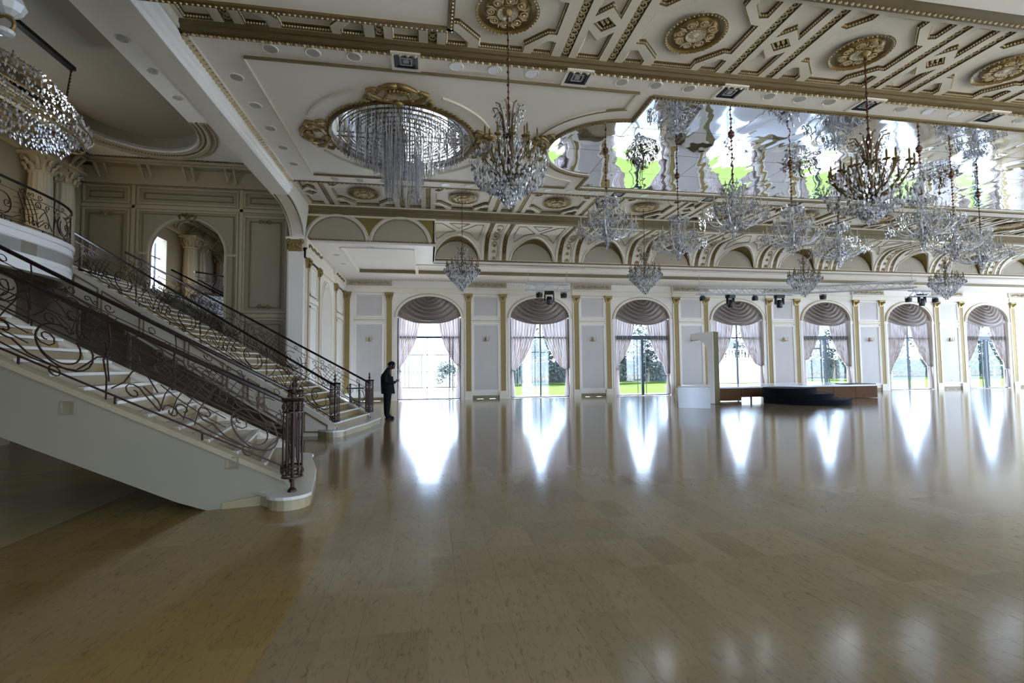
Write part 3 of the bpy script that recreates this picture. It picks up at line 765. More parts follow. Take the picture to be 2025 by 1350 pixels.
# oculus: mirror disc, frame, outer ring and four cartouches
b = MB(); b.prism(circ(OX,OY,OR-.01,48), ZC+.03, ZC+.05); b.build('oculus_mirror','mirror',ceiling)
b = MB(); b.tube([(x,y,ZC-.015) for x,y in circ(OX,OY,OR+.05,56)], .05, 6, closed=True); b.build('oculus_frame','bronze',ceiling)
b = MB()
for x,y in circ(OX,OY,OR+.13,90): b.octa(x,y,ZC-.02,.045,.035)
b.build('beading','gold',ceiling,kind='stuff')
b = MB(); 
for q in range(4):
    a0 = q*pi/2+.42; pts = circ(OX,OY,OR+.50,16,a0,a0+pi/2-.84,True); molding(b, pts, .05, .04)
b.build('ring_moulding','cream',ceiling)
def cartouche():
    b = MB(); b.smooth=True
    # shell-topped scrolling cartouche, local +x outward
    for s in (-1,1):
        b.tube([(.05,s*.10,0),(.10,s*.35,0),(.22,s*.52,0),(.36,s*.55,0),(.42,s*.44,0),(.36,s*.36,0),(.30,s*.42,0)], [.05,.06,.06,.05,.045,.04,.02], 6)
        b.tube([(.30,s*.40,0),(.46,s*.30,0),(.56,s*.15,0),(.58,0,0)], [.04,.055,.06,.06], 6)
        b.tube([(-.02,s*.55,0),(.04,s*.66,0),(.14,s*.62,0),(.12,s*.50,0)], [.02,.045,.04,.02], 6)
        for k in range(4): b.octa(.14+.08*k, s*(.26-.03*k), -.02, .055, .05)
    for k in range(7):
        a = (k-3)*.3; b.tube([(.32,0,-.03),(.32+.20*cos(a),.28*sin(a),-.05)], [.02,.045], 5)
    b.octa(.06,0,-.05,.12,.07)
    return b
CAR = cartouche().mesh('cartouche','gold')
b = MB(); b.prism([(.0,-.5),(.2,-.58),(.42,-.42),(.52,0),(.42,.42),(.2,.58),(.0,.5)], -.01,.02); CARP = b.mesh('cartouche_plate','cream')
for q in range(4):
    a = q*pi/2; 
    link('cartouche',CAR,ceiling,(OX+(OR+.06)*cos(a),OY+(OR+.06)*sin(a),ZC-.03),rot=(0,0,a)); link('cartouche_plate',CARP,ceiling,(OX+(OR+.06)*cos(a),OY+(OR+.06)*sin(a),ZC-.012),rot=(0,0,a))
link('cartouche',CAR,ceiling,(MX0-MCR-.05,11.02,ZC-.03),rot=(0,0,pi))

# ---- left beam, bracket and pier
b = MB(); b.box(-4.28,-3.90,-1.6,14.5,6.42,7.0); b.box(-4.33,-4.27,-1.6,16.5,6.42,8.7); b.build('beam','ceil',ceiling)
b = MB(); b.prism([(-3.90,6.42),(-3.88,6.42),(-3.86,6.50),(-3.83,6.52),(-3.81,6.60),(-3.78,6.62),(-3.78,6.75),(-3.90,6.9)], Y0-3, 14.3, 'y'); b.build('beam_cornice','bright',ceiling)
b = MB()
prof = [(14.3+1.75*sin(a), 5.62+.80*cos(a)) for a in [pi/2*k/12 for k in range(13)]]
vs = []
for y,z in prof: vs += [(-4.30,y,z),(-3.86,y,z)]
b.add(vs, [(2*i,2*i+1,2*i+3,2*i+2) for i in range(12)])
vs = [(-3.86,y,z) for y,z in prof]+[(-3.86,16.6,6.9),(-3.86,14.3,6.9)]; b.add(vs, [tuple(range(len(vs)))])
b.build('bracket_soffit','cream',ceiling)
b = MB()
for x in (-4.25,-3.90):
    for p in resample([(x,y-.01,z-.015) for y,z in prof], .06): b.octa(*p,.022,.022)
b.build('beading','bronze',ceiling,kind='stuff')
pier = struct('wall_pier')
b = MB(); b.box(-3.83,-3.74,3.0,8.0,6.75,6.97); b.build('beam_fillet','cream',ceiling)
b = MB(); b.box(-4.36,-3.88,16.0,16.6,0,5.25); b.build('pier_shaft','cream',pier)
b = MB(); b.box(-4.30,-3.86,15.95,16.0,.25,5.22).box(-4.38,-3.84,15.92,16.6,5.58,5.66); b.build('pier_face','ceil',pier)
b = MB(); b.box(-4.30,-3.92,15.93,16.5,5.2,5.6)
for x in (-4.28,-3.92):
    b.torus((x,15.88,5.50),.07,.03,8,4,'y')
    for k in range(3): b.octa(x+(.06 if x<-4.1 else -.06)*k,15.88,5.28+.05*k,.05,.07)
for k in range(4): b.octa(-3.83,16.05+k*.15,5.32+.08*(k%2),.05,.09); 
b.build('capital','goldpanel',pier)

# ---- near side of the hall: aisle ceiling, bulkhead, window wall behind the camera, end wall
b = MB(); b.box(-4,.24,YN,5.72,5.65,5.72).box(-4,.24,5.66,5.75,5.72,6.9).box(.24,.28,2.9,5.75,5.65,6.9).box(.2,XR,YN,2.94,5.65,5.72).box(.2,XR,2.92,3.0,5.65,6.7).box(.2,XR,2.9,5.5,6.62,6.68); b.build('near_aisle_ceiling','ceil',ceiling)
b = MB(); b.box(.26,XR,5.45,5.80,6.66,7.0).box(.26,XR,5.80,6.01,6.86,7.0); b.build('near_beam','brown',ceiling)
b = MB()
for k in range(int((XR-.3)/.10)): b.octa(.35+k*.10,5.74,6.655,.03,.025)
b.build('egg_moulding','palegold',ceiling,kind='stuff')
b = MB(); b.box(.22,.30,2.9,5.75,5.62,5.66).box(-3.9,.3,5.70,5.78,5.62,5.66); b.build('gilded_edge','bronze',ceiling)
b = MB()
for k in range(70): b.octa(-3.86+k*.06,5.755,5.625,.024,.02)
for k in range(46): b.octa(.27,3.0+k*.06,5.625,.02,.02,.024)
b.build('beading','palegold',ceiling,kind='stuff')
wall_near = struct('wall_near')
bwn = bay_wall(True).mesh('wall_bay','cream')

for i,x in enumerate(WX):
    link('wall_bay', bwn, wall_near, (x,YN,0))
    NG = .55 if i < 2 else 1.5 if i < 4 else .9  # gap of unseen curtains added to hold back daylight behind the camera
    for s_ in (-1,1):
        b = MB(); b.box(x+s_*NG,x+s_*1.5,YN-.14,YN-.06,0,4.9); b.build('light_baffle_curtain','swag',wall_near)
    b = MB(); b.box(x-1.5,x-1.42,YN-.24,YN-.16,0,ZS).box(x+1.42,x+1.5,YN-.24,YN-.16,0,ZS).box(x-.03,x+.03,YN-.24,YN-.16,0,4.9).box(x-1.42,x+1.42,YN-.24,YN-.16,2.93,3.0); b.build('window_frame','dframe',wall_near)
b = MB(); b.box(-10.8,WX[0]-2.7,YN-.35,YN,0,7).box(WX[6]+2.7,XR+.3,YN-.35,YN,0,7).box(-4,XR,YN-.35,YN,5.7,7); b.build('wall_end','white',wall_near)
wall_right = struct('wall_right')
pl = plate('wr', [rect(YN-.3,YW+.3,0,7.2)]+[arch_poly(y,1.8,.02,4.4,1.1) for y in RW], None, .3, lambda y,z,h:(XR+h,y,z)); pl.build('wall_plain','cream',wall_right)
for y in RW:  # frames of the added windows that brighten the hall from out of view
    b = MB(); b.box(XR+.1,XR+.16,y-.04,y+.04,0,5.4).box(XR+.1,XR+.16,y-1.8,y+1.8,2.9,3.0); b.build('window_frame','dframe',wall_right)
roof = struct('roof'); b = MB(); b.box(-4.3,XR+.3,YN-.4,YW+.4,7.15,7.25).box(-4.05,-3.9,5.7,16.6,6.9,7.2).box(-3.9,XR,16.7,23.6,6.9,7.0).box(-3.9,XR,23.5,23.75,5.8,7.2).box(-4.2,-4.0,16.2,23.6,5.6,7.2); b.build('roof_slab','brown',roof)

# ================================================================== STAIR HALL
SX0, SYB, SYN, YM = -10.37, 16.5, 3.54, 10.02
wall_back = struct('wall_back')
AX, AHW, AZ, AR = -7.42, 1.09, 5.15, 1.10
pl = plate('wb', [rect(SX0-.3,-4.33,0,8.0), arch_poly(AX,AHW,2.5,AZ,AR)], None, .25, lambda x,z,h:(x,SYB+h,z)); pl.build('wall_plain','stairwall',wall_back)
b = MB(); b.prism(arch_poly(AX,AHW,2.5,AZ,AR), SYB+.06, SYB+.08, 'y'); b.build('arched_mirror','flatmirror',wall_back)
b = MB(); b.tube([(x,SYB-.01,z) for x,z in arch_poly(AX,AHW+.02,2.5,AZ,AR+.02,28)], .045, 6, closed=True); b.build('mirror_frame','stairframe',wall_back)
b = MB()
for s in (-1,1):
    b.tube([(AX+s*.03,SYB-.05,6.27),(AX+s*.14,SYB-.06,6.38),(AX+s*.24,SYB-.06,6.30),(AX+s*.20,SYB-.06,6.22)], .035, 5)
b.octa(AX,SYB-.08,6.30,.10,.12); b.build('mirror_crest','bronze',wall_back)
b = MB()
for s in (-1,1): b.box(AX+s*AHW,AX+s*(AHW+.34),SYB-.05,SYB,5.08,5.16)
b.build('impost','stairframe',wall_back)
PANS = [(-10.33,-9.05,6.66,7.18),(-8.84,-5.95,6.66,7.18),(-5.80,-4.5,6.66,7.18),(-10.33,-9.05,2.6,6.48),(-8.84,-5.95,2.6,6.48),(-5.80,-4.5,3.32,6.40),(-5.80,-4.5,.4,3.12)]
for x0,x1,z0,z1 in PANS:
    b = MB(); frame_mb(b,x0,x1,z0,z1,.045,.05,SYB); b.build('panel_moulding','stairframe',wall_back)
    if not (x0 == -8.84 and z0 < 3):
        b = MB(); frame_mb(b,x0+.17,x1-.17,z0+.15,z1-.15,.035,.035,SYB); b.build('panel_moulding','brown',wall_back)
    else:
        b = MB(); frame_mb(b,x0+.13,x1-.13,z0+.13,z1-.10,.03,.03,SYB); b.build('panel_moulding','brown',wall_back)
b = MB()
for x in (-8.95,-5.87): b.box(x-.05,x+.05,SYB-.035,SYB,0,7.25)
b.box(SX0,-4.33,SYB-.035,SYB,6.52,6.62).box(-5.87,-4.33,SYB-.035,SYB,3.17,3.27); b.build('wall_rail','stairframe',wall_back)
def swirl(b, x, z, y=SYB-.06, r=.11):
    for s in (-1,1):
        b.tube([(x+s*.03,y,z),(x+s*.12,y,z+.07),(x+s*.20,y,z+.01),(x+s*.15,y,z-.05),(x+s*.10,y,z-.01)], .022, 5)
    b.octa(x,y,z,.05,.07)
b = MB(); swirl(b,-5.15,6.22); swirl(b,-5.15,3.50); swirl(b,-9.69,6.30); b.build('relief_ornament','brown',wall_back)
# entablature with paired corbels round the hall
def entab(parent, along, a0, a1, fixed, sgn):
    """along 'x' or 'y'; fixed wall coordinate; sgn direction into the room"""
    def bx(b, a, c, d, z0, z1):
        if along == 'x': b.box(a, c, fixed, fixed+sgn*d, z0, z1)
        else: b.box(fixed, fixed+sgn*d, a, c, z0, z1)
    b = MB(); bx(b,a0,a1,.12,7.24,7.32); bx(b,a0,a1,.08,7.32,7.38); bx(b,a0,a1,.05,7.38,7.80); bx(b,a0,a1,.42,7.84,7.92); bx(b,a0,a1,.34,7.78,7.84); b.build('entablature','stairframe',parent)
    b = MB(); n = int((a1-a0)/.09)
    for k in range(n):
        p = a0+(k+.5)*.09
        bx(b,p-.025,p+.025,.46,7.92,7.96)
    b.build('dentils','brown',parent,kind='stuff')
    n = max(1,int(round((a1-a0)/1.15)))
    for k in range(n):
        for dx in (-.12,.12):
            p = a0+(a1-a0)*(k+.5)/n+dx
            pts = []
            for q in range(9):
                t = q/8; d = .07+.27*t**1.5; z = 7.42+.36*t
                pts.append((p, fixed+sgn*d, z) if along=='x' else (fixed+sgn*d, p, z))
            c = MB(); c.tube(pts, [.05,.045,.035,.035,.04,.045,.05,.05,.05], 6); c.build('corbel','stairframe',parent)
entab(wall_back,'x',SX0,-4.33,SYB,-1)
wall_side = struct('wall_stair_hall_left')
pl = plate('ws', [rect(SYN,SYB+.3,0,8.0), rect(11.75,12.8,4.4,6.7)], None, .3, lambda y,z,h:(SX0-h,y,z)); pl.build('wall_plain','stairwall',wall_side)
b = MB(); b.box(SX0-.2,SX0-.14,12.22,12.26,4.5,6.5).box(SX0-.2,SX0-.14,11.9,12.6,5.9,5.95); b.build('window_frame','dframe',wall_side)
l = bpy.data.lights.new('window_daylight','AREA'); l.shape='RECTANGLE'; l.size=2.0; l.size_y=.7; l.cycles.is_portal=True
o = bpy.data.objects.new('window_daylight', l); COL.objects.link(o); o.location=(SX0-.5,12.25,5.5); o.rotation_euler=(0,-pi/2,0); entab(wall_side,'y',SYN,SYB,SX0,1)
wall_op = struct('wall_stair_hall_near')
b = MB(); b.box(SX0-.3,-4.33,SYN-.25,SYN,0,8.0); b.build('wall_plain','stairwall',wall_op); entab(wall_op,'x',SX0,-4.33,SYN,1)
for x0,x1,z0,z1 in PANS[:5]:
    b = MB(); frame_mb(b,x0,x1,z0,z1,.05,.05,SYN+.05); b.build('panel_moulding','stairframe',wall_op)
# fluted columns on the upper landing
def column():
    parts = []
    b = MB(); b.smooth = False
    n = 48; prof = [(0,.25),(.5,.27),(1.4,.27),(2.3,.235)]
    vs = []
    for z,r in prof:
        for k in range(n):
            rr = r*(1-.055*(k%4 in (1,2))); vs.append((rr*cos(2*pi*k/n), rr*sin(2*pi*k/n), 4.45+z))
    b.add(vs,[(i*n+k,i*n+(k+1)%n,(i+1)*n+(k+1)%n,(i+1)*n+k) for i in range(3) for k in range(n)])
    parts.append(('shaft',b.mesh('shaft','columnpaint')))
    b = MB(); b.lathe([(.34,4.10),(.34,4.22),(.30,4.24),(.33,4.30),(.30,4.36),(.27,4.45)],24); parts.append(('base',b.mesh('base','columnpaint')))
    b = MB(); b.lathe([(.24,6.70),(.27,6.74),(.24,6.76),(.26,6.95),(.33,7.12)],24); b.box(-.36,.36,-.36,.36,7.12,7.2)
    for ring,(z,r,m_) in enumerate(((6.80,.27,8),(6.93,.29,8))):
        for k in range(m_):
            a = 2*pi*(k+.5*ring)/m_; b.tube([(r*cos(a),r*sin(a),z-.06),((r+.03)*cos(a),(r+.03)*sin(a),z+.05),((r+.10)*cos(a),(r+.10)*sin(a),z+.08),((r+.09)*cos(a),(r+.09)*sin(a),z+.03)],[.05,.045,.035,.015],5)
    for k in range(4):
        a = pi/4+k*pi/2; b.torus((.36*cos(a),.36*sin(a),7.06),.06,.022,8,4,'x')
    parts.append(('capital',b.mesh('capital','stairframe')))
    return parts
CP = column()
def put_column(x,y,label):
    t = thing('fluted_column',label,'column',(x,y,0),0,'fluted columns of the stair landing')
    for nm,me in CP: link(nm,me,t)
put_column(-10.05,14.45,'fluted cream column with gilded leafy capital, left of the pair behind the upper landing railing')
put_column(-10.05,15.25,'fluted cream column with gilded leafy capital, right of the pair, nearest the corner of the stair hall')
put_column(-10.05,10.5,'fluted cream column seen in the arched mirror, left one of the close pair')
put_column(-10.05,9.7,'fluted cream column seen in the arched mirror, right one of the close pair')
put_column(-10.05,7.3,'fluted cream column at the right edge of the arched mirror reflection')
# ceiling of the stair hall with a racetrack recess
def racetrack(r, n=20, cx=-7.7, ya=6.5, yb=13.55):
    return [(cx+r*cos(pi*k/n), yb+(r+.5)*sin(pi*k/n)) for k in range(n+1)]+[(cx+r*cos(pi+pi*k/n), ya+(r+.5)*sin(pi+pi*k/n)) for k in range(n+1)]
sc = struct('ceiling_stair_hall')
hplate([racetrack(1.55)], rect(SX0,-4.3,SYN,SYB), 7.96, .12, 'ceiling_plate','ceil', sc)
b = MB(); rt = racetrack(1.55); n = len(rt)
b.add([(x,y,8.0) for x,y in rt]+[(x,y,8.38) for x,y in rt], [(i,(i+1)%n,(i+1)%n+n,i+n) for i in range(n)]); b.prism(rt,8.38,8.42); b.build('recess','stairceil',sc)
for r,t_,m_ in ((1.60,.035,'stairframe'),(1.86,.05,'stairframe'),(1.99,.03,'stairframe')):
    b = MB(); pts = [p for p in racetrack(r) if not (abs(p[0]+7.7-r) < .02 and 6.6 < p[1] < 13.4)]
    R_ = racetrack(r); b.tube([(x,y,7.94) for x,y in R_[:31]], t_, 6); b.build('ring_moulding',m_,sc)
b = MB()
for p in resample([(x,y,7.94) for x,y in racetrack(1.73)[:31]], .075): b.octa(*p,.04,.03)
b.build('beading','brown',sc,kind='stuff')
b = MB(); b.box(-10.8,-4.2,SYN-.4,SYB+.4,8.5,8.6).box(-10.8,-4.2,-1.7,SYN,7.1,7.2).box(-10.8,-10.5,-1.7,SYN,0,7.2); b.build('roof_slab','brown',roof)

# ---- the two flights (the far one is the near one mirrored about YM)
NR, RZ = 27, .152
ZL = NR*RZ
def outerX(k): return -1.35-(8.6-1.35)/26*(k-1)
def innerX(k): return -1.85-(8.6-1.85)/26*(k-1)
def outerY(x): return 6.08+.205*(x+1.6)
def innerY(x): return 8.42+.26*(x+2.1)
def flight(far):
    mY = (lambda y: 2*YM-y) if far else (lambda y: y)
    nm = 'far' if far else 'near'
    t = thing('staircase', ('marble staircase with panelled cream side rising left behind the other one, beside the pier' if far else
              'marble staircase nearest the camera, plain cream outer side with two small square lamps, rising left'), 'staircase', (0,0,0), 0)
    def P(x,y,z): return (x,mY(y),z)
    def quadprism(b, pts, z0, z1):
        pts = [P(x,y,0)[:2] for x,y in pts]
        if far: pts = pts[::-1]
        b.prism(pts, z0, z1)
    for k in range(2, NR+1):
        xo,xi,xo2,xi2 = outerX(k),innerX(k),outerX(k+1),innerX(k+1)
        z = k*RZ
        def q(dx0, dx1): return [(xo+dx0,outerY(xo)+.10),(xi+dx0,innerY(xi)-.10),(xi2+dx1,innerY(xi2)-.10),(xo2+dx1,outerY(xo2)+.10)]
        b = MB(); quadprism(b, q(.03,0), z-.03, z); b.build('tread','marble',t)
        b = MB(); quadprism(b, q(0,-.0), z-RZ, z-.03); b.build('riser','riser',t)
        b = MB(); quadprism(b, [(xo+.045,outerY(xo)+.10),(xi+.045,innerY(xi)-.10),(xi-.02,innerY(xi)-.10),(xo-.02,outerY(xo)+.10)], z-.032, z+.003); b.build('nosing','nosing',t)
    # first step: broad curb with rounded ends under the newels
    def curb(z0,z1,e,name,m_):
        pts = [(-1.34+e*.5,6.0),(-1.54+e*.3,7.2),(-1.80+e*.3,8.1)]
        ci = [(-2.10+(.24+e)*cos(a), 8.36+(.24+e)*sin(a)) for a in [-.1+ (pi*.85)*k/8 for k in range(9)]]
        co = [(-1.55+(.22+e)*cos(a), 5.93+(.22+e)*sin(a)) for a in [pi*1.05+(pi*.90)*k/8 for k in range(9)]]
        b = MB(); quadprism(b, pts+ci+[(-2.5,8.3),(-2.1,6.2)]+co, z0, z1); b.build(name,m_,t)
    curb(0,RZ-.035,0,'curb','marble'); curb(RZ-.035,RZ,.025,'curb_top','nosing')
    # outer and inner strings with soffit
    TH = .74
    def ztop(k): return k*RZ-.02
    Ko = [1.9+ (27-1.9)*i/26 for i in range(27)]
    for side in ('outer','inner'):
        X = outerX if side=='outer' else innerX; Y = outerY if side=='outer' else innerY
        s = 1 if side=='outer' else -1
        b = MB(); vs = []
        for k in Ko:
            x = X(k); y = Y(x); zb = max(0, ztop(k)-TH)
            vs += [P(x,y,ztop(k)),P(x,y+s*.12,ztop(k)),P(x,y+s*.12,zb),P(x,y,zb)]
        b.add(vs,[(4*i+j,4*i+(j+1)%4,4*i+4+(j+1)%4,4*i+4+j) for i in range(26) for j in range(4)]+[(0,1,2,3),(104,105,106,107)])
        b.build(side+'_string','string' if side=='outer' else 'cream',t)
        b = MB(); vs = []
        for k in Ko:
            x = X(k); y = Y(x); vs += [P(x,y-s*.02,ztop(k)-.05),P(x,y-s*.02,ztop(k)+.012),P(x,y+s*.14,ztop(k)+.012),P(x,y+s*.14,ztop(k)-.05)]
        b.add(vs,[(4*i+j,4*i+(j+1)%4,4*i+4+(j+1)%4,4*i+4+j) for i in range(26) for j in range(4)]+[(0,1,2,3),(104,105,106,107)])
        b.build('string_cap','stairframe' if side=='outer' else 'cream',t)
        if side == 'inner':
            cuts = [(2.6,4.6),(5.0,8.2),(8.7,9.7),(10.1,11.6),(12.0,15.2),(15.6,19.5),(19.9,23.6),(24.0,26.4)]
            for k0,k1 in cuts:
                b = MB()
                P4 = []
                for k,top in ((k0,1),(k1,1),(k1,0),(k0,0)):
                    x = X(k); zz = ztop(k)-(.13 if top else TH-.10); P4.append(P(x, Y(x)+.02, max(.1,zz)))
                b.tube(P4, .024, 4, closed=True); b.build('string_panel','brown',t)
    b = MB(); vs = []
    for k in Ko:
        xo,xi = outerX(k),innerX(k); zb = max(.0,ztop(k)-TH); vs += [P(xo,outerY(xo)+.02,zb),P(xi,innerY(xi)-.02,zb),P(xo,outerY(xo)+.02,zb+.03),P(xi,innerY(xi)-.02,zb+.03)]
    b.add(vs,[(4*i,4*i+1,4*i+5,4*i+4) for i in range(26)]+[(4*i+2,4*i+6,4*i+7,4*i+3) for i in range(26)]); b.build('soffit','string',t)
    b = MB(); x=outerX(2.0); b.add([P(-1.80,outerY(-1.8)-.03,0),P(-2.25,outerY(-2.2)-.03,0),P(-2.25,outerY(-2.2)-.03,.07),P(-1.80,outerY(-1.8)-.03,.12),P(-1.80,outerY(-1.8)+.1,0),P(-2.25,outerY(-2.2)+.1,0),P(-2.25,outerY(-2.2)+.1,.07),P(-1.80,outerY(-1.8)+.1,.12)],[(0,1,2,3),(1,5,6,2),(0,3,7,4),(3,2,6,7)]); b.build('plinth','marble',t)
    if not far:
        for x,z in ((-2.17,.50),(-3.62,1.17)):
            b = MB(); y = outerY(x); frame_mb(b,x-.07,x+.07,z-.07,z+.07,.016,.02,y-.0); b.box(x-.055,x+.055,y-.008,y,z-.055,z+.055); b.build('step_lamp','stairwall',t)
    return t
flight(False); flight(True)

# landing, curved balcony front
land = struct('landing')
bp_ = []
for i in range(33):
    q = -1+2*i/32; bp_.append((-8.62+.80*(1-abs(q)**5.0), YM+3.24*q))
b = MB(); b.prism([(SX0,SYN),(-8.60,SYN),(-8.60,YM-3.22)]+bp_[1:-1]+[(-8.60,YM+3.22),(-8.60,SYB),(SX0,SYB)], ZL-.25, ZL); b.build('landing_floor','marble',land)
def band(z0,z1,off,name,m_):
    b = MB(); vs = []
    for x,y in bp_: 
        vs += [(x-.15,y,z0),(x-.15,y,z1),(x+off,y,z1),(x+off,y,z0)]
    b.add(vs,[(4*i+j,4*i+(j+1)%4,4*i+4+(j+1)%4,4*i+4+j) for i in range(32) for j in range(4)]+[(0,1,2,3),(128,129,130,131)]); b.smooth=False; b.build(name,m_,land)
band(3.57,4.34,0,'balcony_front','bright'); band(4.26,4.36,.05,'balcony_moulding','bright'); band(4.12,4.15,.025,'balcony_moulding','bright'); band(3.74,3.77,.025,'balcony_moulding','bright'); band(3.52,3.60,.03,'balcony_moulding','bright')
b = MB()
for x,w_ in ((-9.0,.5),): 
    for y in (8.2,11.8): b.box(x-.25,x+.25,y-.25,y+.25,0,ZL-.25)
b.build('landing_pillar','stairwall',land)

# ---- wrought iron railings
def spiral(cx,cy,r0,r1,a0,a1,n=14):
    return [(cx+(r0+(r1-r0)*k/n)*cos(a0+(a1-a0)*k/n), cy+(r0+(r1-r0)*k/n)*sin(a0+(a1-a0)*k/n)) for k in range(n+1)]
ML = 1.62      # length of one repeat
def rail_module():
    """(name, points(u,v), radius); v from .08 to .84 above the string, u along 0..ML"""
    P = []
    P.append(('scroll', spiral(.36,.36,.235,.20,pi*.75,pi*2.55,18), .011))
    P.append(('scroll', spiral(.40,.35,.175,.17,pi*.80,pi*2.15,14)+spiral(.49,.38,.09,.02,pi*1.9,pi*-.6,10), .009))
    P.append(('ring', spiral(.42,.075,.045,.045,0,2*pi,10), .009))
    P.append(('scroll', [(0,.46),(.10,.40),(.18,.28),(.26,.17),(.42,.12),(.62,.14),(.74,.22)]+spiral(.80,.30,.09,.02,-pi*.6,pi*1.6,10), .010))
    P.append(('scroll', [(.42,.12),(.58,.11),(.78,.13),(.92,.16)]+spiral(1.0,.235,.085,.02,-pi*.7,pi*1.5,10), .009))
    P.append(('scroll', spiral(1.10,.16,.02,.075,pi*2.2,-pi*.1,10)+[(1.22,.22),(1.34,.30)], .009))
    P.append(('scroll', spiral(1.42,.20,.02,.09,-pi*1.5,pi*.9,12)+[(1.28,.18),(1.20,.11)], .009))
    for k in range(4): P.append(('lattice_bar', [(.70+.10*k,.66-.01*k),(.78+.10*k,.50),(.86+.10*k,.32),(.90+.10*k,.12)], .008))
    for k in range(4): P.append(('lattice_bar', [(.62,.24+.10*k),(.84,.27+.10*k),(1.05,.33+.10*k),(1.20,.40+.09*k)], .007))
    P.append(('scroll', spiral(1.20,.56,.02,.09,pi*1.0,pi*3.2,12)+[(1.34,.52),(1.44,.40),(1.50,.26),(1.60,.14)], .010))
    P.append(('scroll', spiral(1.44,.58,.02,.07,-pi*.5,pi*1.5,10)+[(1.40,.50),(1.30,.42),(1.22,.30)], .009))
    P.append(('frieze_bar', [(0,.66),(.4,.665),(.8,.66),(ML,.66)], .008))
    P.append(('ring', spiral(.30,.715,.04,.04,0,2*pi,10), .008))
    P.append(('scroll', spiral(.80,.735,.065,.015,pi,pi*3.2,12), .008))
    P.append(('scroll', spiral(.95,.72,.012,.04,0,pi*2,8)+spiral(1.04,.72,.045,.012,pi,-pi,8), .008))
    P.append(('scroll', spiral(1.22,.735,.065,.015,0,-pi*2.2,12), .008))
    P.append(('scroll', [(.0,.20)]+spiral(.10,.62,.02,.07,pi*3.2,pi*1.1,10)[::-1], .008))
    P.append(('baluster', [(.02,.0),(.02,.22),(.05,.40),(.0,.60),(.02,.82)], .009))
    return P
MODP = rail_module()
def railing(label, f, L, kmod, name='stair_railing', share=True, cat='railing', group='wrought iron stair railings', r=1.0):
    """f(u,v)->world point; straight lines so modules can share meshes"""
    t = thing(name, label, cat, (0,0,0), 0, group)
    n = max(1,int(L/ML))
    sc_ = L/(n*ML)
    base = Vector(f(0,0))
    cache = []
    for i in range(n):
        off = Vector(f(i*ML*sc_,0))-base
        for j,(nm,pts,rad) in enumerate(MODP):
            if share:
                if i == 0:
                    b = MB(); b.tube([Vector(f(u*sc_,v))-base for u,v in pts], rad*r, 4); cache.append(b.mesh(nm,'iron'))
                link(nm, cache[j], t, base+off)
            else:
                b = MB(); b.tube([f((u+i*ML)*sc_,v) for u,v in pts], rad*r, 4); b.build(nm,'iron',t)
    m = 24
    b = MB(); b.tube([f(L*i/m,.84) for i in range(m+1)], .028*r, 6); b.build('handrail','rail',t)
    b = MB(); b.tube([f(L*i/m,.075) for i in range(m+1)], .013*r, 4)
    b.build('bottom_bar','iron',t)
    b = MB()
    for i in range(int(L/.8)+1): b.tube([f(i*.8+.1,-.03),f(i*.8+.1,.08)], .012, 4)
    b.build('foot','iron',t,kind='stuff')
    return t
def rail_fn(side, far):
    X = outerX if side=='outer' else innerX; Y = outerY if side=='outer' else innerY; s = .06 if side=='outer' else -.06
    k0, k1 = 1.9, 26.6
    x0,x1 = X(k0),X(k1); A = Vector((x0, Y(x0)+s, k0*RZ)); Bv = Vector((x1, Y(x1)+s, k1*RZ))
    if far: A.y = 2*YM-A.y; Bv.y = 2*YM-Bv.y
    Lh = hypot(Bv.x-A.x,Bv.y-A.y); d = (Bv-A)/Lh
    return (lambda u,v: A+d*u+Vector((0,0,v))), Lh
for side,far,lb in (('outer',False,'brown wrought iron scroll railing on the camera side of the nearest staircase'),
                    ('inner',False,'brown wrought iron scroll railing on the far side of the nearest staircase'),
                    ('inner',True,'brown wrought iron scroll railing on the camera side of the farther staircase'),
                    ('outer',True,'brown wrought iron scroll railing on the wall side of the farther staircase')):
    f,L = rail_fn(side,far); railing(lb, f, L, 0, r=1.0)
# landing railing following the balcony edge
arc = [Vector((x-.05,y,0)) for x,y in bp_]; cum=[0]
for a,c in zip(arc,arc[1:]): cum.append(cum[-1]+(c-a).length)
def fb(u,v):
    u = max(0,min(cum[-1]-1e-4,u)); i = max(j for j in range(len(cum)-1) if cum[j] <= u); q = (u-cum[i])/(cum[i+1]-cum[i]); p = arc[i].lerp(arc[i+1],q); return Vector((p.x,p.y,4.36+v))
railing('brown wrought iron railing curving round the edge of the upper balcony', fb, cum[-1], 0, name='balcony_railing', share=False, group='wrought iron balcony railings')

# ---- newel cages
def newel(x,y,z,label):
    t = thing('newel_post', label, 'newel post', (x,y,z), 0, 'wrought iron newel cages')
    for nm,me in NW: link(nm,me,t)
NW = []
b = MB(); b.lathe([(.055,0),(.05,.02),(.022,.05),(.02,1.10),(.035,1.12),(.02,1.15),(.014,1.18),(.024,1.21),(.004,1.27)],8); NW.append(('centre_post',b.mesh('centre_post','iron')))
bars = MB(); bars.tube([(.105,0,.20),(.105,0,.98)], .009, 5); barm = bars.mesh('cage_bar','iron')
for k in range(10):
    a = 2*pi*k/10; bb_ = MB(); x,y = .105*cos(a),.105*sin(a); bb_.tube([(x,y,.17),(x,y,1.02)], .008, 5)
    bb_.tube([(x*1.05,y*1.05,.30),(x*.72,y*.72,.36),(x*.72,y*.72,.80),(x*1.05,y*1.05,.88)], .005, 4); NW.append(('cage_bar',bb_.mesh('cage_bar','iron')))
for z in (.17,.29,.90,1.03):
    b = MB(); b.torus((0,0,z),.108,.012,20,5); NW.append(('ring',b.mesh('ring','iron')))
b = MB()
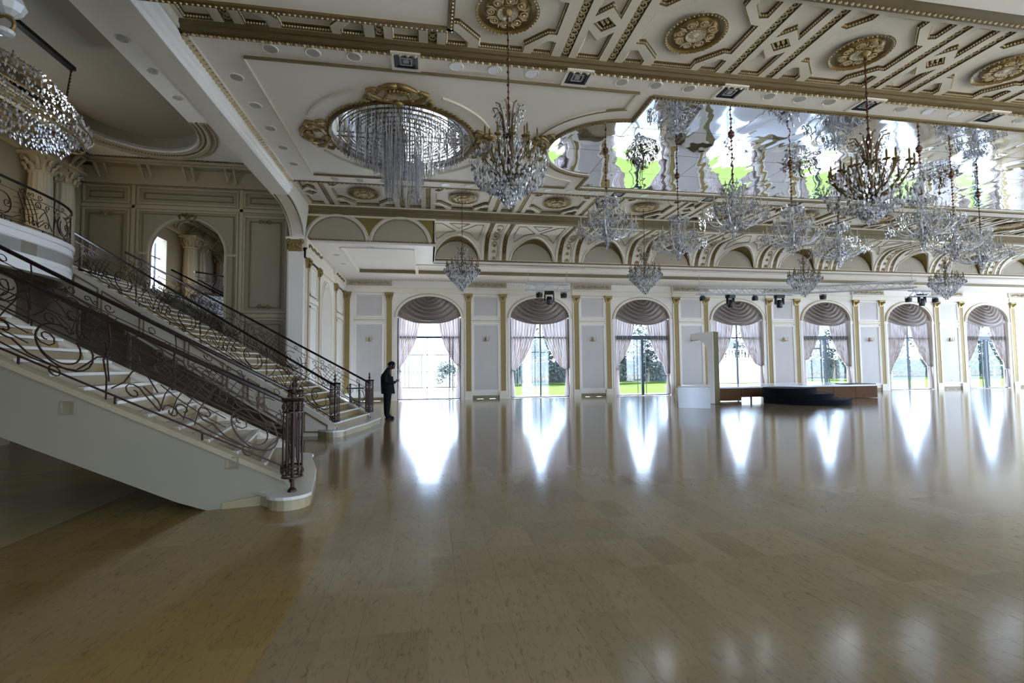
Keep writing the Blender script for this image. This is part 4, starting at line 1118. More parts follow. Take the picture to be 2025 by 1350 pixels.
for k in range(10):
    a = 2*pi*(k+.5)/10
    for z in (.23,.96): b.torus((.108*cos(a),.108*sin(a),z),.028,.006,8,4,'y' if abs(sin(a))>.7 else 'x')
NW.append(('scroll_band',b.mesh('scroll_band','iron')))
b = MB(); b.lathe([(.118,1.02),(.128,1.04),(.118,1.06)],20); NW.append(('cap_ring',b.mesh('cap_ring','rail')))
newel(-1.53,5.95,RZ,'round wrought iron newel cage at the foot of the nearest staircase, on the camera side')
newel(-2.10,8.30,RZ,'round wrought iron newel cage directly behind the nearest one')
newel(-2.12,2*YM-8.30,RZ,'round wrought iron newel cage at the foot of the farther staircase, left of its pair')
newel(-1.63,2*YM-5.93,RZ,'round wrought iron newel cage nearest the standing person')
# last short curve of each handrail down onto its newel
# two small dark posts by the far corner
for i,(x,lb) in enumerate(((-3.22,'dark cast iron post behind the farther staircase, left one of two'),(-2.86,'dark cast iron post behind the farther staircase, right one of two'))):
    t = thing('barrier_post',lb,'post',(x,21.2,0),0,'dark posts in the window aisle')
    b = MB(); b.lathe([(.14,0),(.14,.03),(.04,.06),(.035,.55),(.06,.58),(.03,.62),(.035,.82),(.05,.86),(.01,.90)],10); b.build('post','blackmetal',t)
    b = MB(); b.box(-.18,.18,-.02,.02,.66,.72); b.build('cross_arm','blackmetal',t)
# low balustrade in the dark below the landing
t = thing('low_balustrade','low dark balustrade in the shadow under the landing, behind the stairs','balustrade',(-8.0,12.4,0))
b = MB(); b.box(-.0,1.6,-.04,.04,.86,.92).box(0,1.6,-.03,.03,.05,.10); b.build('rail','iron',t)
for k in range(10):
    b = MB(); b.lathe([(.02,.1),(.035,.25),(.02,.45),(.03,.7),(.02,.86)],6,(.08+.16*k,0,0)); b.build('baluster','iron',t)

# ================================================================== CHANDELIERS
def chain_mb(z0, z1, r=.022, step=.09):
    b = MB(); b.tube([(0,0,z0),(0,0,z1)], .010, 5)
    n = int(abs(z0-z1)/step)
    for k in range(n): 
        z = z0+(z1-z0)*(k+.5)/n
        b.octa(0,0,z, r*(1.25 if k%2 else .8), step*.42)
    return b
def crystals_cone(b, r0, z0, r1, z1, rings, dens, rx, rz, jit=.01, p=1.0):
    for i in range(rings):
        q = i/(rings-1) if rings > 1 else 0
        r = r0+(r1-r0)*q**p; z = z0+(z1-z0)*q
        n = max(3,int(2*pi*r*dens))
        for k in range(n):
            a = 2*pi*(k+.5*(i%2))/n+random.uniform(-.05,.05)
            b.octa(r*cos(a)+random.uniform(-jit,jit), r*sin(a)+random.uniform(-jit,jit), z+random.uniform(-jit,jit)*2, rx*random.uniform(.7,1.15), rz*random.uniform(.7,1.2))
def arm_curve(r0,z0,r1,z1,dip,n=9):
    return [(r0+(r1-r0)*t, 0, z0+(z1-z0)*t-dip*sin(pi*min(1,t*1.05))*(1-.0*t)) for t in [i/(n-1) for i in range(n)]]
def candle_mb(r,z,h,cup=True):
    b = MB(); b.lathe([(.008,0),(.045,.02),(.05,.035),(.016,.04)],8,(r,0,z)); b.lathe([(.013,.04),(.013,.04+h),(.002,.04+h+.04)],6,(r,0,z)); return b
CH = {}
def build_types():
    # B: all-glass two tier chandelier
    P = []
    P.append(('chain',chain_mb(0,-1.15,.034).mesh('chain','bronzechain'),[0],None))
    b = MB(); b.lathe([(.07,0),(.07,-.03),(.03,-.07),(.015,-.1)],12); P.append(('canopy',b.mesh('canopy','bronzechain'),[0],None))
    b = MB(); b.lathe([(.01,-1.12),(.045,-1.18),(.02,-1.24),(.05,-1.34),(.025,-1.44),(.06,-1.56),(.03,-1.68),(.055,-1.78),(.03,-1.9),(.10,-1.98),(.12,-2.02),(.05,-2.1),(.02,-2.2)],12); P.append(('stem',b.mesh('stem','glassarm'),[0],None))
    b = MB(); b.tube(arm_curve(.04,-1.30,.24,-1.22,.07),.010,5); P.append(('arm',b.mesh('arm','glassarm'),[2*pi*k/6 for k in range(6)],None))
    P.append(('candle',candle_mb(.24,-1.22,.06).mesh('candle','glassarm'),[2*pi*k/6 for k in range(6)],None))
    b = MB(); b.tube(arm_curve(.05,-1.62,.44,-1.58,.13),.013,5); P.append(('arm',b.mesh('arm','glassarm'),[2*pi*(k+.5)/8 for k in range(8)],None))
    P.append(('candle',candle_mb(.44,-1.58,.13).mesh('candle','candle'),[2*pi*(k+.5)/8 for k in range(8)],None))
    b = MB(); b.tube(arm_curve(.08,-1.95,.68,-1.86,.20),.015,5); P.append(('arm',b.mesh('arm','glassarm'),[2*pi*k/12 for k in range(12)],None))
    P.append(('candle',candle_mb(.68,-1.86,.14).mesh('candle','candle'),[2*pi*k/12 for k in range(12)],None))
    b = MB()
    for R_,z_,n_ in ((.24,-1.25,6),(.44,-1.61,8),(.68,-1.89,12)):
        for k in range(n_):
            a = 2*pi*(k+(.5 if n_==8 else 0))/n_
            for q in range(5):
                aa = q*1.256; b.octa(R_*cos(a)+.045*cos(aa),R_*sin(a)+.045*sin(aa),z_-.05,.013,.045)
            a2 = a+2*pi/n_
            for q in range(1,10):          # swags between the arms
                t = q/10; x = R_*(cos(a)*(1-t)+cos(a2)*t); y = R_*(sin(a)*(1-t)+sin(a2)*t); b.octa(x,y,z_-.02-.11*sin(pi*t),.013,.013)
            for q in range(1,8):           # swags from stem
                t = q/8; b.octa(R_*cos(a)*t,R_*sin(a)*t,z_+.26*(1-t)-.05*sin(pi*t),.012,.012)
    crystals_cone(b,.14,-1.98,.02,-2.38,7,34,.018,.045)
    crystals_cone(b,.09,-1.30,.09,-1.55,4,30,.014,.03); crystals_cone(b,.13,-1.66,.10,-1.92,4,26,.015,.035)
    for k in range(8):
        a = 2*pi*k/8
        for q in range(5): b.octa(.30*cos(a),.30*sin(a),-2.06-.05*q,.014,.024)
    for k in range(420):
        tt = random.choice(((.24,-1.25,.05),(.44,-1.60,.07),(.68,-1.90,.09),(.30,-1.72,.30),(.18,-2.0,.16))); a = random.uniform(0,6.283); rr = tt[0]+random.uniform(-1,1)*tt[2]
        b.octa(rr*cos(a),rr*sin(a),tt[1]+random.uniform(-.14,.05),.017,.042)
    P.append(('crystals',b.mesh('crystals','crystal'),[0],'stuff'))
    CH['B'] = P
    # C: small bronze basket with glass drops
    P = []
    P.append(('chain',chain_mb(0,-1.5,.014).mesh('chain','bronzechain'),[0],None))
    b = MB(); b.lathe([(.015,-1.5),(.05,-1.55),(.03,-1.62),(.06,-1.72),(.03,-1.8),(.05,-2.0),(.03,-2.2),(.07,-2.35),(.02,-2.45)],10); P.append(('stem',b.mesh('stem','bronze'),[0],None))
    b = MB(); b.tube([(.05,0,-1.78),(.09,0,-1.70),(.13,0,-1.60),(.18,0,-1.56)],.010,4); P.append(('arm',b.mesh('arm','bronze'),[2*pi*k/8 for k in range(8)],None))
    b = MB(); b.tube(arm_curve(.05,-2.28,.50,-2.18,.09),.012,4); P.append(('arm',b.mesh('arm','bronze'),[2*pi*k/14 for k in range(14)],None))
    P.append(('candle',candle_mb(.50,-2.18,.12).mesh('candle','bronze'),[2*pi*k/14 for k in range(14)],None))
    b = MB(); b.tube(arm_curve(.05,-2.15,.32,-2.05,.07),.010,4); P.append(('arm',b.mesh('arm','bronze'),[2*pi*(k+.5)/8 for k in range(8)],None))
    P.append(('candle',candle_mb(.32,-2.05,.10).mesh('candle','bronze'),[2*pi*(k+.5)/8 for k in range(8)],None))
    b = MB(); crystals_cone(b,.57,-2.32,.04,-2.92,11,21,.024,.05,.012); crystals_cone(b,.50,-2.25,.12,-2.45,4,16,.02,.04)
    crystals_cone(b,.18,-1.60,.10,-1.85,5,24,.015,.03); crystals_cone(b,.12,-1.95,.34,-2.15,5,14,.016,.03); crystals_cone(b,.34,-2.05,.56,-2.28,4,12,.018,.04)
    P.append(('crystals',b.mesh('crystals','crystal'),[0],'stuff')); CH['C'] = P
    # A: large bronze chandelier
    P = []
    P.append(('chain',chain_mb(0,-1.6,.026,.10).mesh('chain','bronzechain'),[0],None))
    b = MB(); b.lathe([(.09,.02),(.08,-.03),(.03,-.08)],12); P.append(('canopy',b.mesh('canopy','gold'),[0],None))
    b = MB(); b.lathe([(.02,-1.45),(.04,-1.55),(.02,-1.7),(.02,-1.88),(.10,-1.92),(.03,-1.98),(.03,-2.5),(.09,-2.56),(.03,-2.62)],10); P.append(('stem',b.mesh('stem','bronzechain'),[0],None))
    b = MB(); b.tube([(.05,0,-1.92),(.09,0,-1.78),(.12,0,-1.62),(.17,0,-1.50),(.24,0,-1.50)],.011,5); P.append(('arm',b.mesh('arm','bronze'),[2*pi*k/9 for k in range(9)],None))
    b = MB(); b.tube([(.08,0,-1.95),(.15,0,-2.0),(.17,0,-2.15),(.13,0,-2.35),(.06,0,-2.5)],.012,5); P.append(('cage_rib',b.mesh('cage_rib','bronze'),[2*pi*k/8 for k in range(8)],None))
    b = MB(); b.tube([(.05,0,-2.54),(.20,0,-2.50),(.34,0,-2.38),(.42,0,-2.22),(.48,0,-2.14)],.014,5); P.append(('arm',b.mesh('arm','bronze'),[2*pi*k/14 for k in range(14)],None))
    P.append(('candle',candle_mb(.48,-2.14,.14).mesh('candle','bronze'),[2*pi*k/14 for k in range(14)],None))
    b = MB(); b.tube([(.05,0,-2.45),(.16,0,-2.36),(.25,0,-2.20),(.30,0,-2.05)],.012,5); P.append(('arm',b.mesh('arm','bronze'),[2*pi*(k+.5)/9 for k in range(9)],None))
    P.append(('candle',candle_mb(.30,-2.05,.12).mesh('candle','bronze'),[2*pi*(k+.5)/9 for k in range(9)],None))
    b = MB(); b.lathe([(.03,-2.60),(.10,-2.57),(.03,-2.52)],12); P.append(('cup',b.mesh('cup','copper'),[0],None))
    b = MB(); crystals_cone(b,.58,-2.30,.50,-2.60,5,9,.020,.045,.02); crystals_cone(b,.50,-2.60,.24,-2.78,6,15,.022,.045,.015); crystals_cone(b,.26,-2.66,.05,-2.98,10,34,.017,.03,.01)
    crystals_cone(b,.24,-1.55,.10,-1.88,6,18,.014,.03,.02); crystals_cone(b,.18,-2.0,.20,-2.35,6,18,.015,.035,.02); crystals_cone(b,.34,-2.15,.52,-2.3,4,9,.016,.035,.025); crystals_cone(b,.42,-2.28,.28,-2.55,4,9,.017,.04,.03)
    P.append(('crystals',b.mesh('crystals','crystal'),[0],'stuff')); CH['A'] = P
build_types()
def chandelier(typ, x, y, z, label, group, s=1.0, sz=1.0):
    t = thing('chandelier', label, 'chandelier', (x,y,z), random.uniform(0,.4), group); t.scale = (s,s,sz)
    for nm,me,angs,k in CH[typ]:
        for a in angs: link(nm,me,t,rot=(0,0,a),kind=k)
    return t
# quincunx under the mirror
spots = []
for i in range(7):
    X = 4.25+2.53*i
    for Y in ((11.02,) if i%2==0 else (9.78,12.22)): spots.append((X,Y))
labs = {0:'clear glass arm chandelier, leftmost of those hanging from the ceiling mirror',1:'clear glass arm chandelier in the near row under the mirror, at its left end',2:'clear glass chandelier hanging clear of the others above the white numeral shaped board',
        3:'clear glass chandelier in the middle row under the mirror, left of the big bronze one',4:'clear glass chandelier in the near row under the mirror, right of the big bronze one',5:'clear glass chandelier in the far row under the mirror, below the big bronze one',
        6:'clear glass chandelier in the middle row under the mirror, right of the big bronze one',7:'clear glass chandelier near the right end under the mirror, near row',8:'clear glass chandelier in the far row under the mirror, third from the left'}
for i,(X,Y) in enumerate(spots):
    chandelier('B',X,Y,ZC+.0,labs.get(i,'clear glass chandelier far along the ceiling mirror, number %s beyond the right edge'%['one','two','three'][max(0,min(2,i-9))]),'glass chandeliers under the ceiling mirror')
for i,(X,s,lb) in enumerate(((1.18,1.0,'large bronze chandelier with a bowl of crystals, left one, beside the round oculus'),(7.42,1.22,'large bronze chandelier with a bowl of crystals, right one, in front of the ceiling mirror'),(13.6,1.1,'large bronze chandelier with crystals at the right end'))):
    chandelier('A',X,6.97,6.90,lb,'large bronze chandeliers',s,1.0)
for i in range(5):
    X = (1.06,7.24,13.35,19.5,25.6)[i]
    chandelier('C',X,15.35,6.90,'small bronze basket chandelier with crystal drops, %s in the row before the window wall'%ORD[i],'small basket chandeliers',1.0,1.0)
# crystal curtain lamp in the oculus
t = thing('crystal_curtain_lamp','round tiered crystal curtain lamp hanging from the oval mirror recess','chandelier',(OX,OY,ZC))
for r in (1.38,1.2,1.02,.84,.66,.48,.3):
    b = MB(); b.torus((0,0,-.01),r,.012,40,4); b.build('ring','bronze',t)
for k in range(2):
    b = MB(); a = k*pi/2; b.tube([(-1.45*cos(a),-1.45*sin(a),-.02),(1.45*cos(a),1.45*sin(a),-.02)], .016, 4); b.build('cross_bar','bronze',t)
b = MB()
def strand(b,x,y,z0,z1,w=.0065):
    b.add([(x-w,y-w,z0),(x+w,y-w,z0),(x,y+w,z0),(x-w,y-w,z1),(x+w,y-w,z1),(x,y+w,z1)],[(0,1,4,3),(1,2,5,4),(2,0,3,5)])
    z = z0-.08
    while z > z1+.03: b.octa(x,y,z,.010,.035); z -= .13
for r,l,n_ in ((1.38,.30,120),(1.2,.38,100),(1.02,.48,90),(.84,.62,76),(.66,.78,60),(.40,1.36,56),(.34,1.42,40),(.46,1.02,50)):
    for k in range(n_):
        a = 2*pi*(k+random.random()*.5)/n_; strand(b, r*cos(a), r*sin(a), -.02, -.02-l*random.uniform(.86,1.04))
b.build('crystal_strands','strand',t,kind='stuff')
# long oval basket chandelier over the stairs
t = thing('oval_chandelier','long oval crystal basket chandelier hung on chains from a dark bar, over the stairs','chandelier',(-7.45,10.1,0))
b = MB(); b.box(-.06,.06,-.9,1.35,7.90,7.98); b.build('ceiling_bar','blackmetal',t)
for y in (-.55,1.30):
    b = MB(); b.tube([(0,y,7.9),(0,y*.9,7.15)],.012,5)
    for k in range(9): b.octa(0,y*(1-.01*k),7.85-.08*k,.03,.04)
    b.build('chain','bronzechain',t)
for z,q in ((7.05,.55),(6.75,.8),(6.45,1.0),(6.2,.9)):
    b = MB(); b.tube([(.62*q*cos(a),1.75*q*sin(a),z) for a in [2*pi*k/32 for k in range(32)]], .018, 4, closed=True); b.build('frame_ring','gold',t)
b = MB()
for i in range(15):
    z = 7.12-i*.085; q = .5+.5*sin(min(1,i/8)*pi/2) if i < 9 else 1-.07*(i-8)**1.2
    n = int(78*q)
    for k in range(n):
        a = 2*pi*(k+random.random()*.6)/n; j = random.uniform(.9,1.03)
        b.octa(.62*q*cos(a)*j,1.75*q*sin(a)*j,z+random.uniform(-.02,.02),.024,.05)
b.build('crystals','crystal',t,kind='stuff')
b = MB()
for i in range(60):
    a = 2*pi*i/60; b.octa(.4*cos(a),1.2*sin(a),6.0+random.uniform(-.05,.05),.03,.05)
b.build('crystal_drops','crystal',t,kind='stuff')
# corner of another chandelier at the top left edge
t = thing('glass_shade_lamp','frosted glass petal shade with a gilded ring at the top left corner','chandelier',(-4.93,6.5,5.78))
b = MB(); b.lathe([(.06,-.02),(.13,.03),(.17,.12),(.14,.20)],10); b.build('glass_shade','glasspetal',t)
b = MB(); b.torus((-.03,0,-.12),.10,.022,16,6,'y'); b.build('gilded_ring','gold',t)
b = MB(); b.lathe([(.02,-.26),(.09,-.24),(.10,-.20),(.03,-.19)],12,(-.03,0,0)); b.build('cup','glasspetal',t)
b = MB(); b.tube([(0,0,.2),(-.02,0,.66)],.02,6); b.build('stem','gold',t)

# ================================================================== CEILING FITTINGS
b = MB(); b.lathe([(.10,-.012),(.115,-.02),(.125,-.012),(.13,0)],20,cap=False); dl_ring = b.mesh('ring','ceil')
b = MB(); b.lathe([(.10,-.014),(.10,-.004)],20); dl_lit = b.mesh('cover','bulb'); b = MB(); b.lathe([(.10,-.014),(.10,-.004)],20); dl_dim = b.mesh('cover','bulbdim')
def downlight(x,y,z,bright,label,group):
    t = thing('downlight',label,'ceiling light',(x,y,z),0,group); link('ring',dl_ring,t); link('cover',dl_lit if bright else dl_dim,t)
def vent(x,y,z,label):
    t = thing('air_vent',label,'vent',(x,y,z),0,'square ceiling diffusers')
    for nm,me in VT: link(nm,me,t)
VT = []
def sq(b,r0,r1,z0,z1): b.box(-r1,r1,-r1,-r0,z0,z1).box(-r1,r1,r0,r1,z0,z1).box(-r1,-r0,-r0,r0,z0,z1).box(r0,r1,-r0,r0,z0,z1)
b = MB(); sq(b,.20,.245,-.03,0); VT.append(('frame',b.mesh('frame','ceil')))
b = MB(); b.box(-.2,.2,-.2,.2,-.006,0); VT.append(('duct',b.mesh('duct','vent')))
for r in (.17,.10): b = MB(); sq(b,r-.018,r,-.03 if r>.15 else -.022,-.008); VT.append(('louvre',b.mesh('louvre','vent' if r>.15 else 'truss')))
b = MB(); b.box(-.045,.045,-.045,.045,-.02,-.006); VT.append(('centre_plate',b.mesh('centre_plate','bulbdim')))
dx = [-2.54,-1.88,-1.23]; 
nn = ['first','second','third','fourth','fifth','sixth','seventh','eighth','ninth','tenth','eleventh','twelfth','thirteenth','fourteenth','fifteenth','sixteenth','seventeenth','eighteenth','nineteenth','twentieth']
xs_ = dx+[-.376+3.025*i+d for i in range(6) for d in (.85,1.52,2.19)]
for i,x in enumerate(xs_):
    if i < 20: downlight(x,8.20,ZC,i in (3,4,5,13,14) ,'round ceiling light, %s from the left in the row nearest the camera'%nn[i],'near row of round ceiling lights')
for i,x in enumerate(xs_):
    if i < 16: downlight(x,13.76,ZC,i>2,'round ceiling light, %s from the left in the far row before the windows'%nn[i],'far row of round ceiling lights')
for i,y in enumerate((9.12,10.07,11.01,11.94,12.87)): downlight(-3.38,y,ZC,False,'grey round ceiling light, %s from the camera in the row along the left beam'%nn[i],'left row of round ceiling lights')
for i in range(6): vent(-.376+3.025*i,8.19,ZC,'square black air diffuser, %s from the left in the ceiling border nearest the camera'%nn[i])
for i in range(1,6): vent(-.376+3.025*i*1.0,13.76,ZC,'square black air diffuser, %s from the left in the far ceiling border'%nn[i-1])
for i,y in enumerate((10.25,11.3,12.35)): downlight(-5.85,y,7.96,False,'dim round light, %s from the camera beside the stair hall ceiling recess'%nn[i],'stair hall ceiling lights')
for i,(x,y) in enumerate(((-3.3,18.3),(-3.3,19.8),(-1.9,16.95),(2.6,19.4),(6.4,19.45),(11.5,19.45),(16.6,19.45),(21.5,19.45))): downlight(x,y,5.65,False,'small round light in the white aisle ceiling, %s from the left'%nn[i],'aisle ceiling lights')
# lit lamps in the aisle ceiling above the camera (only their reflections show on the floor)
b = MB(); b.lathe([(.11,-.012),(.11,-.002)],16); litm = b.mesh('cover','lit')

# ================================================================== WINDOW WALL DRESSING
def lerp_tab(tab, z):
    for (z0,v0),(z1,v1) in zip(tab,tab[1:]):
        if z <= z0 and z >= z1: return v0+(v1-v0)*(z0-z)/(z0-z1)
    return tab[0][1] if z > tab[0][0] else tab[-1][1]
def drape(side, gap, ztie, full=0.0):
    """one tied-back sheet; local x from window centre, y=0 wall plane; side -1 left / +1 right"""
    tab = [(4.85,.0),(3.6,gap),(3.0,gap+.14),(2.5,gap+.32),(1.9,gap+.66),(1.5,gap+.96),(ztie+.05,1.24),(ztie,1.30)]
    b = MB(); b.smooth = True
    NU, NV = 44, 26
    def f(i,j):
        u,v = i,j
        z_in = 4.6-(4.6-ztie)*v
        xin = lerp_tab(tab, z_in); xin = min(xin,1.33)
        xo = 1.49
        x = xo+(xin-xo)*u
        ztop = ZS+RISE*sqrt(max(0,1-(x/1.5)**2))-.03
        z = min(4.6-(4.6-ztie)*v, ztop-.25*v) if v > 0 else min(4.7,ztop)
        z -= .10*(1-u)*v*0
        w = (xo-xin)
        amp = .055*(.25+.75*min(1,w/1.2))
        y = .11+.02*v+1.25*amp*sin(u*2*pi*8.5+side)*(.55+.45*min(1,v*4))+.012*sin(u*31+v*5)
        return (side*x, y, z)
    b.grid(f, NU, NV)
    # tail below the tie
    def g_(i,j):
        u,v = i,j
        z = ztie-(ztie-.06)*v
        c = 1.385; w = .05+.10*v
        return (side*(c+w*(u*2-1)), .08+.03*sin(u*2*pi*3), z)
    t_ = MB(); t_.smooth = True; t_.grid(g_, 18, 8)
    tb_ = MB(); tb_.tube([(side*1.48,.05,ztie+.10),(side*1.40,.0,ztie+.02),(side*1.30,.02,ztie+.0),(side*1.30,.16,ztie+.01),(side*1.44,.18,ztie+.08)], .022, 5)
    return b, t_, tb_
def swag_mb():
    b = MB(); b.smooth = True
    def f(i,j):
        u = 2*i-1; v = j
        xe = .04+1.455*v**.9; ze = ZS+RISE*sqrt(max(0,1-(xe/1.50)**2))+.0
        zc = 4.935-1.345*v
        x = xe*u; z = ze-(ze-zc)*(1-abs(u)**2.3)
        zmax = ZS+RISE*sqrt(max(0,1-(x/1.50)**2))+.0
        z = min(z,zmax)
        mid_ = 1-abs(u)**2.5
        fold = sin(v*pi*2*7+1.2*u)+.35*sin(v*47+u*3)
        y = .09-.22*sin(pi*.6*v)*mid_-.075*fold*(.25+mid_)
        return (x,y,z)
    b.grid(f, 40, 84); return b
SW = swag_mb().mesh('swag','swag')
b = MB(); 
for s in (-1,1):
    def f(i,j,s=s):
        x = .60+.90*i; zt = ZS+RISE*sqrt(max(0,1-(x/1.5)**2)); z = zt-(zt-3.98)*j
        return (s*x, .13+.02*sin(i*24), z)
    b.grid(f, 20, 4)
PEL = b.mesh('side_pelmet','swag')
POS = [q+' window from the left' for q in ('first','second','third','fourth','fifth','sixth','seventh')]
GAP = [(.42,.40),(.10,.08),(.36,.22),(.14,.14),(.30,.22),(.02,.16),(.34,.28)]; TIE = [(1.35,1.62),(1.30,1.38),(1.32,1.05),(1.55,1.45),(1.75,1.35),(.95,1.30),(1.30,1.12)]
for i,x in enumerate(WX):
    t = thing('swag_valance','mauve satin swag valance in the arch of the '+POS[i],'valance',(x,YW,0),0,'satin swag valances'); link('swag',SW,t); link('side_pelmet',PEL,t)
    for s,nm in ((-1,'left'),(1,'right')):
        gp_ = GAP[i][0 if s<0 else 1]; zt = TIE[i][0 if s<0 else 1]
        t = thing('curtain','sheer pink curtain tied back on the %s side of the %s'%(nm,POS[i]),'curtain',(x,YW,0),0,'tied back sheer curtains')
        a,c,d = drape(s,gp_,zt); a.build('drape','sheer',t); c.build('tail','sheer',t); d.build('tieback','sheer' if i!=5 else 'sheer',t)
def sconce_parts():
    P = []
    b = MB(); b.lathe([(.03,-.10),(.05,-.04),(.05,.04),(.02,.12)],10,(0,-.03,0)); P.append(('backplate',b.mesh('backplate','gold')))
    for s in (-1,0,1):
        b = MB(); b.tube([(0,-.05,-.02),(s*.06,-.12,-.08),(s*.13,-.14,-.04),(s*.14,-.14,.03)],.012,5); b.lathe([(.0,0),(.03,.01),(.01,.02),(.01,.10),(.002,.12)],6,(s*.14,-.14,.03)); P.append(('candle_arm',b.mesh('candle_arm','gold')))
    b = MB()
    for k in range(10): b.octa(-.16+.035*k,-.14,-.06-.03*sin(k*.35),.012,.025)
    P.append(('crystals',b.mesh('crystals','crystal')))
    return P
SCP = sconce_parts()
for i,x in enumerate([WX[0]-2.76]+[w+2.7 for w in WX]):
    t = thing('wall_sconce','small gilt candle sconce on the wall panel '+['left of the first window','between the first and second windows','between the second and third windows','behind the white numeral board','between the fourth and fifth windows','between the fifth and sixth windows','between the sixth and seventh windows','beyond the seventh window'][i],'wall lamp',(x,YW-.02,2.85),0,'gilt candle sconces')
    for nm,me in SCP: link(nm,me,t)

# ================================================================== TRUSSES AND STAGE LIGHTS
def truss(p0, p1, label, dw=.29):
    p0 = Vector(p0); p1 = Vector(p1); d = (p1-p0); L = d.length; ang = atan2(d.y,d.x)
    t = thing('lighting_truss',label,'truss',p0,ang,'aluminium lighting trusses')
    for y in (-dw/2,dw/2):
        for z in (0,dw):
            b = MB(); b.tube([(0,y,z),(L,y,z)],.032,6); b.build('chord','truss',t)
    b = MB(); n = max(2,int(L/.3))
    for k in range(n):
        x0,x1 = L*k/n, L*(k+1)/n; s = k%2
        for y in (-dw/2,dw/2): b.tube([(x0,y,dw*s),(x1,y,dw*(1-s))],.018,4)
        for z in (0,dw): b.tube([(x0,-dw/2+dw*s,z),(x1,dw/2-dw*s,z)],.010,4)
    b.build('lacing','truss',t,kind='stuff')
    for x in (.1,L-.1):
        b = MB(); b.tube([(x,0,dw),(x,0,5.7-p0.z)],.012,4); b.build('hanger','truss',t)
truss((4.15,20.5,4.83),(6.1,20.5,4.83),'short white lighting truss above the second window')
truss((12.3,20.6,4.80),(17.0,20.2,4.80),'long white lighting truss above the stage')
truss((17.0,20.2,4.86),(21.2,18.0,5.0),'white lighting truss slanting towards the camera right of the stage')
truss((23.8,20.4,4.86),(25.5,20.4,4.86),'short lighting truss above the sixth window')
def fixture(kind,x,y,z,label):
    t = thing('stage_light',label,'stage light',(x,y,z),random.uniform(-.5,.5),'black stage lights on the trusses')
    if kind == 'head':
        b = MB(); b.box(-.20,.20,-.12,.12,-.16,-.02); b.build('base','blackmetal',t)
        for s in (-1,1):
            b = MB(); b.box(s*.19-.025,s*.19+.025,-.06,.06,-.46,-.10); b.build('yoke_arm','blackmetal',t)
        b = MB(); b.lathe([(.10,-.62),(.13,-.58),(.14,-.40),(.11,-.26),(.05,-.24)],12); b.build('lamp_head','blackmetal',t)
    else:
        b = MB(); b.tube([(-.14,0,-.18),(-.14,0,-.04),(.14,0,-.04),(.14,0,-.18)],.018,4); b.build('yoke','blackmetal',t)
        b = MB(); b.lathe([(.13,-.28),(.14,-.24),(.13,-.10),(.06,-.06)],12); b.build('lamp_can','blackmetal',t)
for k,x,y,z,lb in (('can',4.75,20.5,4.8,'round black par light on the short truss, left'),('head',5.2,20.5,4.82,'black moving head light in the middle of the short truss above the second window'),('can',5.85,20.5,4.8,'round black par light on the short truss, right'),
    ('can',12.55,20.6,4.78,'round black par light at the left end of the long truss'),('head',13.9,20.5,4.8,'left moving head light on the long truss'),('can',15.1,20.4,4.8,'round black par light between the two moving heads of the long truss'),('head',16.3,20.3,4.8,'right moving head light on the long truss'),('can',18.1,19.7,4.8,'round black par light on the slanting truss'),
    ('can',23.6,20.4,4.85,'round black light, left of the cluster above the sixth window'),('head',24.4,20.4,5.0,'moving head light in the cluster above the sixth window'),('can',25.2,20.4,4.85,'round black light, right of the cluster above the sixth window')):
    fixture(k,x,y,z,lb)

# ================================================================== STAGE
t = thing('stage_platform','low stage with brown panelled front and white glossy top, before the fourth and fifth windows','stage',(9.6,18.65,0))
b = MB(); b.box(2.3,10.1,0,2.9,.54,.60); b.build('top_board','stagetop',t)
for k in range(7):
    if k == 1: continue
    b = MB(); x0 = 2.32+k*1.11; b.box(x0,x0+1.09,.0,.03,.02 if k != 2 else .10,.54); b.build('front_panel','stageside',t)
b = MB(); b.box(3.43,4.52,.0,.03,.16,.54); b.build('front_panel','stageside',t)
b = MB(); b.box(10.07,10.1,0,2.9,.02,.54); b.build('side_panel','stageside',t)
b = MB(); b.box(2.3,2.33,0,2.9,.02,.54); b.build('side_panel','stageside',t)
for x in (2.5,3.2,5,7.5,9.9):
    b = MB(); b.box(x,x+.06,1.6,1.66,0,.54); b.build('leg','blackmetal',t)
o = None
b = MB(); b.box(8.9,10.1,.05,1.0,.60,.64); b.build('edge_board','blackmetal',t)
t = thing('round_stage_steps','three stacked round black steps in front of the stage','steps',(14.75,17.1,0))
for r,z,dy in ((1.5,0,0),(1.24,.2,.15),(.95,.4,.3)):
    b = MB(); b.lathe([(r,z),(r,z+.19),(r-.02,z+.2)],48,(-.0-(.25*z/.2),dy,0)); b.build('round_step','disc',t)
# white board shaped like a mirrored "one"
t = thing('numeral_board','tall white board shaped like a numeral one with olive edges, before the stage','display board',(0,0,0))
def nb(pts, y0, y1):
    return pts
t.location = (11.12,17.6,0); t.rotation_euler = (0,0,atan2(.8,-.6))     # local x runs left and away, local -y is its thickness
prof = [(0,0),(.25,0),(.25,1.3),(.26,2.05)]+[(.26+.42*(1-cos(a)), 2.05+.50*sin(a)) for a in [pi/2*k/8 for k in range(1,9)]]+[(.90,2.55),(.90,2.80),(0,2.86)]
b = MB(); b.prism(prof, 0, .02, 'y'); b.build('front_face','white',t)
b = MB(); n=len(prof); b.add([(x,0,z) for x,z in prof]+[(x,-.52,z) for x,z in prof],[(i,(i+1)%n,(i+1)%n+n,i+n) for i in range(n)]); b.build('edge_strip','olive',t)
b = MB(); b.prism(prof, -.54, -.52, 'y'); b.build('back_face','olive',t)
b = MB(); b.box(-.5,.9,.12,.15,0,.012); b.build('cable','blackmetal',t)
t = thing('white_box','white glossy box with closed sides on the floor, left of the numeral board','box',(9.55,16.45,0),-.50)
b = MB(); b.box(-.54,.54,-.35,1.2,0,.70); b.build('body','stagetop',t)
